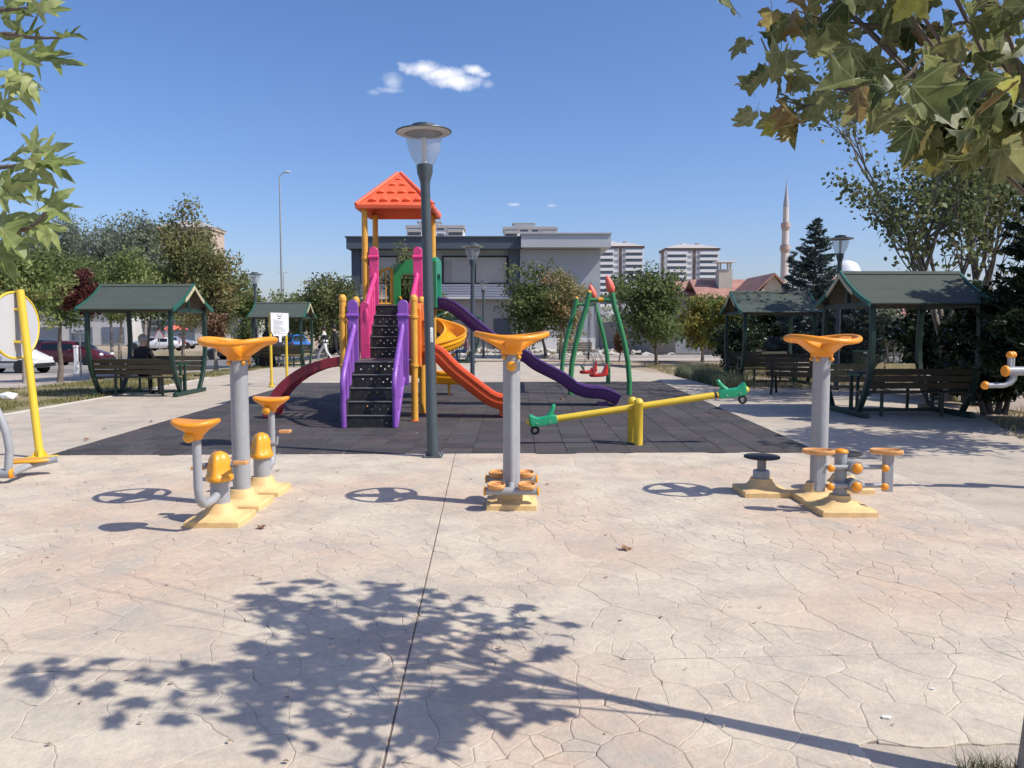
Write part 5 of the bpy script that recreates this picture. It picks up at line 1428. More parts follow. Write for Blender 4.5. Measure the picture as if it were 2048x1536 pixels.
SED = [(-2.15, .8, .9, .9, .92), (-1.5, .9, 1.0, .86, 1), (-.9, .9, 1.4, .74, 1), (.2, .9, 1.42, .74, 1), (.9, .9, 1.02, .82, 1), (1.7, .76, .86, .85, .95), (2.15, .52, .68, .8, .86)]
PWHITE = mat('car_white', (.72, .72, .72), .25, .03, 1, coat=.6); PRED = mat('car_dark_red', (.085, .006, .009), .22, .04, 1, coat=.6); PSIL = mat('car_silver', (.45, .46, .48), .28, .03, 1, metal=.4, coat=.5); PBLU = mat('van_blue', (.02, .16, .5), .3, .04, 1, coat=.4); PDRK = mat('car_charcoal', (.03, .034, .045), .25, .04, 1, coat=.6)
def carpos(px, Y): x = (px - 1024) / FPX * Y; return (x, Y, gz(x, Y))
car('white panel van parked behind the oval sign', carpos(18, 42.3), R(-4), PWHITE, VAN, 4.1, 1.8)
car('dark red people carrier parked beyond the white van', carpos(150, 49.6), R(-3), PRED, MPV, 4.4, 1.8, False)
car('silver car parked across the street, left of the pair seen under the roof', carpos(300, 88), R(180), PSIL, SED, 4.3, 1.75, False)
car('white car parked across the street behind the seated person', carpos(326, 83), R(178), PWHITE, SED, 4.3, 1.75, False)
car('pale silver car at the far kerb beside the red parasol', carpos(356, 92), R(2), PSIL, SED, 4.3, 1.75, False)
car('charcoal car beyond the brown leaved tree', carpos(470, 60), R(175), PDRK, SED, 4.3, 1.75, False)
car('bright blue van seen under the distant pavilion roof', carpos(590, 78), R(80), PBLU, VAN, 4.1, 1.9, False)
car('black car parked beside the walking couple', carpos(700, 58), R(180), PDRK, SED, 4.3, 1.75, False)
car('white car half hidden behind the purple stairs', carpos(690, 72), R(180), PWHITE, SED, 4.3, 1.75, False)
car('dark blue car behind the white van', carpos(80, 56), R(-90), PDRK, MPV, 4.3, 1.75, False)

# ------------------------------------------------------------------ people
SKIN = mat('skin', (.48, .28, .19), .6, .08, 8); HAIRD = mat('dark_hair', (.02, .015, .012), .6, .2, 20); HAIRG = mat('grey_hair', (.3, .27, .24), .7, .15, 20)
CLB = mat('black_cloth', (.012, .012, .014), .85, .2, 8); CLW = mat('white_cloth', (.68, .68, .66), .8, .06, 8); JEAN = mat('blue_denim', (.06, .11, .25), .85, .2, 9); PLAID = mat('plaid_cloth', (.22, .11, .12), .85, .5, 22); SHOEW = mat('white_shoe', (.7, .7, .7), .6, .05, 5); CLG = mat('grey_cloth', (.25, .25, .27), .85, .1, 8)
def person(label, loc, rz, J, zones, mats_, hair, scale=1.0, longhair=False):
    """J: joint positions (body faces +y); zones: face centre -> material index"""
    V = lambda k: Vector(J[k])
    names = ['pelvis', 'waist', 'chest', 'neck', 'head0', 'head1', 'shL', 'elL', 'haL', 'fiL', 'shR', 'elR', 'haR', 'fiR', 'hipL', 'knL', 'anL', 'toL', 'hipR', 'knR', 'anR', 'toR']
    rad = dict(pelvis=(.15, .11), waist=(.135, .1), chest=(.16, .11), neck=(.055, .055), head0=(.08, .085), head1=(.088, .1), shL=(.065, .065), shR=(.065, .065), elL=(.045, .045), elR=(.045, .045), haL=(.034, .034), haR=(.034, .034), fiL=(.036, .02), fiR=(.036, .02), hipL=(.095, .095), hipR=(.095, .095), knL=(.06, .06), knR=(.06, .06), anL=(.042, .042), anR=(.042, .042), toL=(.04, .03), toR=(.04, .03))
    E = [('pelvis', 'waist'), ('waist', 'chest'), ('chest', 'neck'), ('neck', 'head0'), ('head0', 'head1'), ('chest', 'shL'), ('shL', 'elL'), ('elL', 'haL'), ('haL', 'fiL'), ('chest', 'shR'), ('shR', 'elR'), ('elR', 'haR'), ('haR', 'fiR'), ('pelvis', 'hipL'), ('hipL', 'knL'), ('knL', 'anL'), ('anL', 'toL'), ('pelvis', 'hipR'), ('hipR', 'knR'), ('knR', 'anR'), ('anR', 'toR')]
    me = bpy.data.meshes.new('tmp'); me.from_pydata([V(n) for n in names], [(names.index(a), names.index(b)) for a, b in E], [])
    o = bpy.data.objects.new('tmp', me); COL.objects.link(o)
    sk = o.modifiers.new('skin', 'SKIN'); sk.use_smooth_shade = True
    for i, n in enumerate(names):
        d = me.skin_vertices[0].data[i]; d.radius = rad[n]; d.use_root = (n == 'pelvis')
    ss = o.modifiers.new('sub', 'SUBSURF'); ss.levels = ss.render_levels = 2
    bpy.context.view_layer.update()
    m2 = bpy.data.meshes.new_from_object(o.evaluated_get(bpy.context.evaluated_depsgraph_get())); bpy.data.objects.remove(o)
    m2.materials.clear()
    for m in mats_: m2.materials.append(m)
    for p in m2.polygons: p.material_index = zones(p.center)
    m2.polygons.foreach_set('use_smooth', [True] * len(m2.polygons))
    t = thing('person', label, 'person', loc, rz); t.scale = (scale,) * 3
    part('body', m2, None, t)
    h = (V('head0') + V('head1')) / 2; up = (V('head1') - V('head0')).normalized()
    part('hair', MB().ball(h + up * .045 + Vector((0, -.022, 0)), .108, 14, 8, .92, 1.0, 1.0 if not longhair else 1.25), hair, t, smooth=60)
    part('nose', MB().ball(h + Vector((0, .105, -.02)), .018, 8, 6, .8, 1, 1.2), SKIN, t)
    return t
SIT = dict(pelvis=(0, 0, .56), waist=(0, -.01, .74), chest=(0, .02, .97), neck=(0, .03, 1.14), head0=(0, .05, 1.22), head1=(0, .06, 1.33), shL=(-.17, .02, 1.05), elL=(-.22, .1, .82), haL=(-.14, .33, .8), fiL=(-.08, .42, .8), shR=(.17, .02, 1.05), elR=(.22, .1, .82), haR=(.14, .33, .8), fiR=(.08, .42, .8),
           hipL=(-.1, .06, .55), knL=(-.12, .45, .53), anL=(-.12, .44, .1), toL=(-.12, .58, .05), hipR=(.1, .06, .55), knR=(.12, .45, .53), anR=(.12, .42, .1), toR=(.12, .56, .05))
WALK = dict(pelvis=(0, 0, .93), waist=(0, .01, 1.1), chest=(0, .02, 1.3), neck=(0, .03, 1.46), head0=(0, .05, 1.53), head1=(0, .06, 1.64), shL=(-.17, .02, 1.38), elL=(-.2, .12, 1.12), haL=(-.16, .27, .95), fiL=(-.15, .33, .89), shR=(.17, .02, 1.38), elR=(.2, -.1, 1.12), haR=(.18, -.12, .88), fiR=(.17, -.11, .8),
            hipL=(-.09, 0, .88), knL=(-.09, -.1, .48), anL=(-.09, -.36, .14), toL=(-.09, -.26, .05), hipR=(.09, 0, .88), knR=(.09, .24, .5), anR=(.09, .36, .1), toR=(.09, .5, .06))
head = lambda c, h: c.z > h
person('person in black seated with their back turned in the left pavilion', (-8.65, 18.25, -.06), R(-8), SIT, lambda c: 1 if c.z > 1.16 else 0, [CLB, SKIN], HAIRG, 1.06)
person('person in plaid shirt and blue jeans seated under the gable pavilion', (-2.1, 35.75, -.06), R(80), SIT, lambda c: 2 if c.z > 1.15 else (1 if c.z < .63 and not (c.z < .12) else (3 if c.z < .12 else 0)), [PLAID, JEAN, SKIN, CLB], HAIRD, 1.06)
p5 = person('walking person in white trousers and black top beside the dark clad walker', (-8.85, 36.9, 0), R(95), WALK, lambda c: 2 if c.z > 1.45 else (1 if c.z < .9 else (3 if c.z > 1.3 else 0)), [CLB, CLW, SKIN, CLW], HAIRD, .96, True)
part('tied_jacket', MB().tube([(-.13, .02, 1.02), (0, .13, 1.0), (.13, .02, 1.02), (0, -.12, 1.0)], .06, 8, closed=True), CLW, p5, smooth=60)
person('walking person dressed in black beside the white trousered walker', (-8.45, 37.3, 0), R(95), WALK, lambda c: 1 if c.z > 1.45 else 0, [CLB, SKIN], HAIRD, 1.0, True)
p2 = person('person in a long black robe seated in the distant pavilion', (-10.0, 31.75, -.06), R(10), SIT, lambda c: 0, [CLB], CLB, 1.06)
part('robe', MB().rings([[Vector((a * math.cos(q) , b * math.sin(q) + o_, z)) for q in [2 * PI * k / 16 for k in range(16)]] for (a, b, o_, z) in ((.34, .3, .3, .06), (.32, .32, .22, .3), (.27, .3, .12, .55), (.2, .17, .0, .8), (.22, .15, .02, 1.02), (.14, .12, .03, 1.16), (.125, .13, .04, 1.26), (.1, .11, .04, 1.38))]), CLB, p2, smooth=60)
person('person in a grey top seated beside the robed figure', (-9.55, 31.75, -.06), R(-5), SIT, lambda c: 1 if c.z > 1.16 else 0, [CLG, SKIN], HAIRD, 1.0)
# ------------------------------------------------------------------ foliage
def leaf_cloud(name, P, size, tint, m, parent, rng, aspect=.55, up=.35, droop=0.0, dirs=None, kind=None):
    """one crown mesh of many small folded leaves"""
    n = len(P); s = size * rng.uniform(.65, 1.35, n)
    if dirs is None:
        d = rng.normal(size=(n, 3)); d[:, 2] -= droop
    else: d = dirs + rng.normal(size=(n, 3)) * .25
    d /= np.linalg.norm(d, axis=1)[:, None] + 1e-9
    nr = rng.normal(size=(n, 3)); nr[:, 2] += up * 2
    sd = np.cross(d, nr); sd /= np.linalg.norm(sd, axis=1)[:, None] + 1e-9
    nn = np.cross(sd, d)
    a = P - d * (s * .5)[:, None]; b = P + d * (s * .5)[:, None]
    mid = P - d * (s * .05)[:, None] + nn * (s * .10)[:, None]
    w = (s * aspect * .5)[:, None]
    V = np.stack([a, mid + sd * w, b, mid - sd * w], 1).reshape(-1, 3)
    me = bpy.data.meshes.new(name); me.vertices.add(4 * n); me.vertices.foreach_set('co', V.ravel())
    base = np.arange(n)[:, None] * 4
    me.loops.add(6 * n); me.loops.foreach_set('vertex_index', (base + np.array([0, 1, 2, 0, 2, 3])).ravel())
    me.polygons.add(2 * n); me.polygons.foreach_set('loop_start', np.arange(2 * n) * 3); me.polygons.foreach_set('loop_total', np.full(2 * n, 3))
    me.update(); set_tint(me, np.repeat(np.clip(tint, 0, 1), 2)); me.materials.append(m)
    o = bpy.data.objects.new(name, me); COL.objects.link(o); o.parent = parent
    if kind: o['kind'] = kind
    return o
def lump(v, seed): return mnoise.noise((v[0] * 1.6 + seed * 7.1, v[1] * 1.6 - seed * 3.3, v[2] * 1.6 + seed))
PAL = {
 'green': leafmat('leaf_green', [(0, (0.053, 0.086, 0.028)), (.4, (0.114, 0.161, 0.048)), (.75, (0.204, 0.245, 0.082)), (1, (0.333, 0.323, 0.125))], .42),
 'bright': leafmat('leaf_bright', [(0, (0.082, 0.122, 0.037)), (.4, (0.165, 0.221, 0.065)), (.75, (0.281, 0.321, 0.107)), (1, (0.445, 0.412, 0.168))], .42),
 'olive': leafmat('leaf_olive', [(0, (0.057, 0.081, 0.031)), (.4, (0.126, 0.151, 0.054)), (.75, (0.232, 0.232, 0.098)), (1, (0.369, 0.290, 0.136))], .42),
 'autumn': leafmat('leaf_autumn', [(0, (0.107, 0.129, 0.045)), (.35, (0.198, 0.213, 0.076)), (.65, (0.312, 0.275, 0.115)), (.88, (0.379, 0.244, 0.115)), (1, (0.494, 0.305, 0.152))], .42),
 'brown': leafmat('leaf_brown', [(0, (.103, .057, .034)), (.5, (.218, .127, .069)), (1, (.345, .218, .127))], .2),
 'red': leafmat('leaf_red', [(0, (.058, .016, .016)), (.6, (.130, .036, .029)), (1, (.182, .078, .046))], .25),
 'grey': leafmat('leaf_grey_green', [(0, (0.129, 0.156, 0.107)), (.5, (0.224, 0.265, 0.177)), (1, (0.382, 0.403, 0.283))], .42),
 'spruce': leafmat('needle_blue_green', [(0, (.030, .054, .047)), (.5, (.068, .105, .095)), (1, (.162, .209, .196))], .12),
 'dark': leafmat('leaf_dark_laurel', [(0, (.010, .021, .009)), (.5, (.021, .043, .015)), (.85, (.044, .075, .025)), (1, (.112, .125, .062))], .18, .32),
 'yellow': leafmat('leaf_yellowing', [(0, (0.098, 0.136, 0.027)), (.4, (0.214, 0.232, 0.049)), (.8, (0.446, 0.349, 0.077)), (1, (0.581, 0.388, 0.136))], .42),
 'plane': leafmat('leaf_plane', [(0, (.06, .085, .03)), (.5, (.14, .17, .06)), (.85, (.25, .27, .11)), (1, (.32, .27, .11))], .38),
}
def tree(label, px, Y, py_top, py_bot, hw, pal, seed, n=5200, leaf=.11, trunk_px=None, tr=.075, name='leafy_tree', taper=0, stems=1, group=None, fill=.45, dp=None, clump=.2, tintbias=0):
    rng = np.random.default_rng(seed); r = random.Random(seed); n = int(n * 1.25); leaf *= 1.25
    x = (px - 1024) / FPX * Y; bx_ = (trunk_px - 1024) / FPX * Y if trunk_px else x
    z0 = gz(bx_, Y); zt, zb = at(px, py_top, Y).z - z0, max(.15, at(px, py_bot, Y).z - z0); rx = hw * Y / FPX
    ry = dp or rx; cz, rz_ = (zt + zb) / 2, (zt - zb) / 2
    t = thing(name, label, 'tree' if name != 'garden_shrub' else 'shrub', (bx_, Y, z0), group=group); ox_ = x - bx_
    nc = max(26, int(n / 95)); C = []
    while len(C) < nc:
        v = Vector((r.gauss(0, 1), r.gauss(0, 1), r.gauss(0, 1))).normalized(); f = r.random() ** fill
        f *= .84 + .6 * lump(v, seed % 17)
        q = 1 - taper * max(-.3, v.z * f)
        C.append((ox_ + v.x * f * rx * q, v.y * f * ry * q, cz + v.z * f * rz_))
    C = np.array(C); per = n // nc; sig = clump * (rx + rz_) / 2
    V_ = rng.normal(size=(nc * per, 3)); V_ /= np.linalg.norm(V_, axis=1)[:, None]; P = np.repeat(C, per, 0) + V_ * (rng.random(nc * per) ** .5)[:, None] * np.array([sig, sig, sig * .8]) * 1.75
    ctint = np.repeat(rng.normal(.42 + tintbias, .16, nc), per); tint = ctint + rng.normal(0, .17, nc * per)
    leaf_cloud('crown', P, leaf, tint, PAL[pal], t, rng)
    mb = MB(); top = Vector((ox_ * .8, 0, cz + rz_ * .25))
    for s in range(stems):
        o = Vector(((s - (stems - 1) / 2) * tr * 2.2, r.uniform(-.1, .1) * (stems > 1), 0)); e = top + Vector(((s - (stems - 1) / 2) * rx * .5, 0, r.uniform(-.3, .1) * rz_)); pts = []
        for k in range(7):
            f = k / 6; pts.append(o.lerp(e, f) + Vector((r.uniform(-1, 1), r.uniform(-1, 1), 0)) * tr * .5 * (0 < k))
        mb.tube(pts, [tr * (1.25 if k == 0 else 1 - .12 * k) for k in range(7)], 9)
    part('trunk', mb, BARK if pal in ('dark', 'spruce', 'green') else BARKPALE, t, smooth=60)
    mb = MB(); st = Vector((ox_ * .6, 0, max(zb, cz - rz_ * .7)))
    for k in range(14):
        c_ = Vector(C[r.randrange(nc)]); f = r.uniform(.3, 1); s0 = st.lerp(top, f * .9); m_ = s0.lerp(c_, .5) + Vector((0, 0, .06 * rz_))
        mb.tube([s0, m_, c_], [tr * .45, tr * .3, tr * .12], 6)
    part('limbs', mb, BARK, t, smooth=60)
    return t
TG = 'street trees on the left'
tree('green tree nearest the left edge with a bare leaning trunk', 45, 27, 490, 655, 75, 'bright', 1, 6500, .13, 49, .09, group=TG)
tree('broad dark green tree above the dark red car', 130, 33, 478, 655, 85, 'green', 2, 7500, .13, 118, .11, group=TG)
tree('green tree behind the left pavilion roof', 255, 36, 500, 655, 85, 'bright', 3, 7000, .13, 238, .1, group=TG)
tree('green tree rising over the pavilion ridge', 320, 40, 515, 660, 60, 'green', 4, 5200, .13, 287, .1, group=TG)
tree('small tree with dark red leaves above the left pavilion', 172, 29, 542, 635, 46, 'red', 5, 3600, .1, 182, .06, group=TG)
tree('tall narrow plane tree with browning leaves left of the middle', 380, 38, 398, 660, 52, 'autumn', 6, 7000, .14, 365, .1, taper=.5, group=TG, tintbias=-.05)
tree('yellow brown tree beside the tall narrow plane tree', 435, 35, 480, 690, 55, 'autumn', 7, 6200, .13, 430, .09, taper=.25, group=TG)
tree('tree with a column of dry brown leaves on its trunk', 432, 33, 600, 706, 20, 'brown', 8, 2800, .1, 432, .08, fill=.7, group=TG)
tree('green tree behind the left lamp post', 490, 46, 545, 690, 45, 'bright', 9, 4200, .15, 500, .09, group=TG)
for k, (px, Y, t_, b_, w_, sd) in enumerate(((70, 62, 432, 600, 70, 31), (150, 64, 430, 590, 60, 32), (225, 61, 428, 590, 60, 33), (292, 58, 408, 600, 45, 34))):
    tree(('feathery grey green tree at the far left of the back row', 'feathery grey green tree second in the back row', 'feathery grey green tree third in the back row', 'feathery grey green tree tallest in the back row')[k], px, Y, t_, b_, w_, 'grey', sd, 5200, .2, None, .12, group='feathery trees in the back row', fill=.6, clump=.24)
tree('bushy green tree left of the purple stairs', 645, 45, 530, 690, 72, 'olive', 10, 7000, .15, 655, .1)
tree('low green tree beyond the distant pavilion', 580, 55, 580, 690, 55, 'bright', 11, 4500, .17)
tree('green tree left of the grey building corner', 700, 47, 580, 690, 40, 'bright', 12, 3600, .15)
tree('tree seen through the green slide frame', 812, 46, 500, 670, 48, 'olive', 13, 5200, .15)
tree('small tree under the purple slide', 885, 44, 575, 690, 28, 'green', 14, 2600, .14)
tree('green tree in front of the pale wing of the building', 1065, 41.5, 535, 700, 68, 'green', 15, 7000, .14, 1092, .085)
tree('browning tree in front of the pale wing of the building', 1125, 40.5, 525, 690, 50, 'autumn', 16, 4600, .13, 1121, .06, tintbias=.12)
tree('round dark green tree right of the swing', 1300, 33, 540, 695, 80, 'green', 17, 8500, .12, 1313, .075)
tree('slim brown and yellow cypress beside the swing leg', 1240, 36, 648, 722, 13, 'brown', 18, 1500, .1, None, .05, name='garden_shrub')
tree('yellow green tree left of the shadowed pavilion', 1405, 36, 585, 702, 55, 'yellow', 19, 5600, .13)
tree('yellowing tree behind the shadowed pavilion', 1460, 33, 590, 715, 55, 'yellow', 20, 5200, .13, tintbias=-.1)
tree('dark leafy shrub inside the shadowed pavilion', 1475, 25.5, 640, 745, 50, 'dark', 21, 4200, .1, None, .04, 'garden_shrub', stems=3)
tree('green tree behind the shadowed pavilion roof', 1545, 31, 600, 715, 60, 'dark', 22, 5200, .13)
tree('green shrub between the two right pavilions', 1690, 27, 600, 720, 50, 'olive', 23, 4200, .13, None, .05, 'garden_shrub', stems=3)
tree('grey green bush behind the large right pavilion', 1790, 24, 620, 700, 45, 'grey', 24, 3200, .1, None, .05, 'garden_shrub', stems=3)
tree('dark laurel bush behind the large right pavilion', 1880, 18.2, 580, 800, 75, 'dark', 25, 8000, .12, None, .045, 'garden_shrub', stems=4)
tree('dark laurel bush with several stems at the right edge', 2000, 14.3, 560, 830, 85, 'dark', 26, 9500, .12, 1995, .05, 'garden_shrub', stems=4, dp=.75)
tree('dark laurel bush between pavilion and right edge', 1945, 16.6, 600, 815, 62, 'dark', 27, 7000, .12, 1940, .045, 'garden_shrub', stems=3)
tree('low laurel shoot beneath the large right pavilion', 1752, 19.5, 745, 790, 28, 'dark', 28, 1200, .09, None, .03, 'garden_shrub', stems=2)
tree('small sapling with ochre leaves beyond the large pavilion', 1780, 30, 650, 705, 30, 'yellow', 29, 900, .1, 1770, .04)

tree('unseen dark bush added outside the right edge to shade the pavilion', 2165, 13.0, 330, 770, 105, 'dark', 47, 6500, .13, None, .05, 'garden_shrub', stems=3)  # unseen bush, added to deepen the shade on the large right pavilion
tree('leafy tree standing outside the right edge, dappling the paving', 2440, 9.7, -60, 420, 260, 'green', 46, 2600, .14, None, .09)
def conifer(label, px, Y, py_top, hw, seed, z_bot=.5, dark=False, n=150, py_w=700):
    rng = np.random.default_rng(seed); r = random.Random(seed); x = (px - 1024) / FPX * Y; H = at(px, py_top, Y).z; R0 = hw * Y / FPX
    t = thing('spruce_tree', label, 'tree', (x, Y, 0), group='conifers'); part('trunk', MB().tube([(0, 0, 0), (0, 0, H * .5), (0, 0, H)], [.11, .07, .01], 8), BARK, t, smooth=60)
    mb = MB(); P, D = [], []
    for k in range(n):
        f = (k + r.random()) / n; z = z_bot + (H - z_bot) * f; ln = R0 * (1 - f) ** .8 * r.uniform(.7, 1.15) + .06; a = r.uniform(0, 2 * PI)
        hd = Vector((math.cos(a), math.sin(a), 0)); e = Vector((0, 0, z)) + hd * ln + Vector((0, 0, ln * r.uniform(.05, .35) + .05))
        s0 = Vector((0, 0, z)); m_ = s0.lerp(e, .5) - Vector((0, 0, ln * .06)); mb.tube([s0, m_, e], [.018, .012, .004], 5)
        for j in range(max(4, int(ln * 26))):
            g = r.uniform(.15, 1); q = s0.lerp(m_, g * 2) if g < .5 else m_.lerp(e, g * 2 - 1)
            sd = Vector((-hd.y, hd.x, 0)) * r.choice((-1, 1)) * r.uniform(.2, 1) + hd * r.uniform(.3, 1) + Vector((0, 0, r.uniform(-.1, .4))); sd.normalize()
            L_ = ln * .32 * (1.15 - g) + .07
            for i in range(5):
                P.append(q + sd * (L_ * (i + .5) / 5) + Vector((r.gauss(0, .012), r.gauss(0, .012), r.gauss(0, .012)))); D.append(sd * 1.0 + Vector((r.gauss(0, .5), r.gauss(0, .5), r.gauss(0, .5) + .15)))
    P, D = np.array(P), np.array(D); D /= np.linalg.norm(D, axis=1)[:, None]
    part('branches', mb, BARK, t, smooth=60)
    leaf_cloud('needles', P, .15, rng.normal(.3 if dark else .5, .22, len(P)), PAL['dark' if dark else 'spruce'], t, rng, .26, .2, 0, D)
    return t
conifer('tall blue green spruce behind the shadowed pavilion', 1625, 27, 440, 98, 41, .4, n=200)
conifer('shorter spruce left of the tall blue spruce', 1582, 31, 505, 40, 42, .4, n=110)
conifer('spreading spruce right of the tall blue spruce', 1725, 25, 550, 95, 43, .3, n=150)
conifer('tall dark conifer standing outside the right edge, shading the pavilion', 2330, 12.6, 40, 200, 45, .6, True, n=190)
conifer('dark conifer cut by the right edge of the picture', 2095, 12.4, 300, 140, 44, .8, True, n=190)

def branch_tree(label, base, H, spread, seed, leaf, pal, n_leaf, lean=(0, 0)):
    """open crowned tree with visible ascending limbs"""
    r = random.Random(seed); rng = np.random.default_rng(seed); t = thing('plane_tree', label, 'tree', base); mb = MB(); mbt = MB(); tips = []
    def grow(p, d, ln, rad, lev):
        n = 5; pts, rr_ = [p], [rad]
        for k in range(n):
            d = (d + Vector((r.gauss(0, .10), r.gauss(0, .10), r.gauss(0, .06) + .04))).normalized(); p = p + d * ln / n; pts.append(p); rr_.append(rad * (1 - .11 * (k + 1)))
        (mbt if lev == 0 else mb).tube(pts, rr_, 8 if lev < 2 else 5)
        if lev >= 2: tips.extend(pts[1:])
        if lev < 4:
            for k in range(7 if lev == 0 else r.choice((3, 4, 4))):
                q = pts[r.randint(2, n)]; ax = Vector((r.gauss(0, 1), r.gauss(0, 1), r.gauss(0, .25))).normalized()
                grow(q, (d + ax * spread * (1 if lev else 1.0)).normalized(), ln * r.uniform(.55, .78), rad * .48, lev + 1)
    grow(Vector((0, 0, 0)), Vector((lean[0], lean[1], 1)).normalized(), H * .42, H * .0125, 0)
    part('trunk', mbt, BARKPALE, t, smooth=60); part('limbs', mb, BARK, t, smooth=60)
    P = np.array(tips); P = P[rng.integers(0, len(P), n_leaf)] + rng.normal(size=(n_leaf, 3)) * .13
    leaf_cloud('crown', P, leaf, rng.normal(.42, .22, n_leaf), PAL[pal], t, rng, .8, .3)
    return t
branch_tree('open branched plane tree behind the large right pavilion', (9.5, 16.9, 0), 8.4, .5, 12, .12, 'plane', 6200, (.05, .0))
branch_tree('second open branched plane tree farther along the right edge', (11.2, 19.0, 0), 8.4, .5, 8, .12, 'plane', 5200, (.02, .0))

# distant wood along the horizon
rng = np.random.default_rng(77); P = []
for k in range(420):
    a = rng.uniform(-1.0, 1.05); d = rng.uniform(150, 270); h = rng.uniform(3, 7.5) * (1.25 if -.5 < a < -.15 else 1)
    c_ = np.array([math.sin(a) * d, math.cos(a) * d, h * .5]); m_ = 50
    P.append(c_ + rng.normal(size=(m_, 3)) * np.array([2.6, 2.6, h * .26]))
P = np.concatenate(P); P = P[P[:, 2] > -.5]
o = leaf_cloud('distant_wood', P, 1.1, rng.normal(.45, .2, len(P)), PAL['grey'], None, rng, .7, kind='stuff'); tag(o, 'hazy belt of distant trees along the horizon', 'trees')

# ------------------------------------------------------------------ near plane trees with single leaves
from mathutils.geometry import tessellate_polygon
NEARL = [leafmat('near_leaf_pale', [(0, (.15, .21, .06)), (.5, (.24, .30, .09)), (1, (.36, .41, .15))], .38, .45),
         leafmat('near_leaf_mixed', [(0, (.03, .05, .014)), (.22, (.07, .095, .026)), (.45, (.14, .165, .05)), (.68, (.24, .255, .10)), (.8, (.26, .20, .06)), (.9, (.36, .35, .06)), (1, (.16, .08, .04))], .45, .45)]
def veins(m):
    '''pale veins and blotches drawn in each leaf's own coordinates'''
    N, L = m.node_tree.nodes, m.node_tree.links
    at_ = N.new('ShaderNodeAttribute'); at_.attribute_name = 'leafuv'
    sp = N.new('ShaderNodeSeparateXYZ'); L.new(at_.outputs['Vector'], sp.inputs[0])
    def M(op, a, b=None):
        n = N.new('ShaderNodeMath'); n.operation = op
        for i, v in enumerate((a, b)):
            if v is None: continue
            if isinstance(v, (int, float)): n.inputs[i].default_value = v
            else: L.new(v, n.inputs[i])
        return n.outputs[0]
    ax = M('ABSOLUTE', sp.outputs[0]); y = sp.outputs[1]; tot = None
    for ang, w in ((0, .020), (41, .015), (80, .013)):
        c, s_ = math.cos(R(ang)), math.sin(R(ang))
        cr = M('ABSOLUTE', M('SUBTRACT', M('MULTIPLY', ax, c), M('MULTIPLY', y, s_)))
        k = M('MULTIPLY', M('LESS_THAN', cr, w), M('GREATER_THAN', M('ADD', M('MULTIPLY', ax, s_), M('MULTIPLY', y, c)), 0))
        tot = k if tot is None else M('MAXIMUM', tot, k)
    side = M('LESS_THAN', M('FRACT', M('MULTIPLY', M('SUBTRACT', y, M('MULTIPLY', ax, .75)), 7.0)), .09)
    tot = M('MAXIMUM', M('MULTIPLY', tot, .45), M('MULTIPLY', side, .1))
    noi = N.new('ShaderNodeTexNoise'); noi.inputs['Scale'].default_value = 4; noi.inputs['Detail'].default_value = 5; L.new(at_.outputs['Vector'], noi.inputs['Vector'])
    cr = next(n for n in N if n.type == 'VALTORGB'); outs = [l.to_socket for l in cr.outputs[0].links]
    hs = N.new('ShaderNodeHueSaturation'); mr = N.new('ShaderNodeMapRange'); mr.inputs[1].default_value = .3; mr.inputs[2].default_value = .7; mr.inputs[3].default_value = .68; mr.inputs[4].default_value = 1.3
    L.new(noi.outputs[0], mr.inputs[0]); L.new(mr.outputs[0], hs.inputs['Value']); L.new(cr.outputs[0], hs.inputs['Color'])
    mx = N.new('ShaderNodeMix'); mx.data_type = 'RGBA'; L.new(tot, mx.inputs[0]); L.new(hs.outputs[0], mx.inputs[6]); mx.inputs[7].default_value = (.42, .42, .2, 1)
    for o_ in outs: L.new(mx.outputs[2], o_)
for m_ in NEARL: veins(m_)
DRY = leafmat('dry_leaf', [(0, (.18, .09, .045)), (1, (.36, .21, .12))], .1, .7)
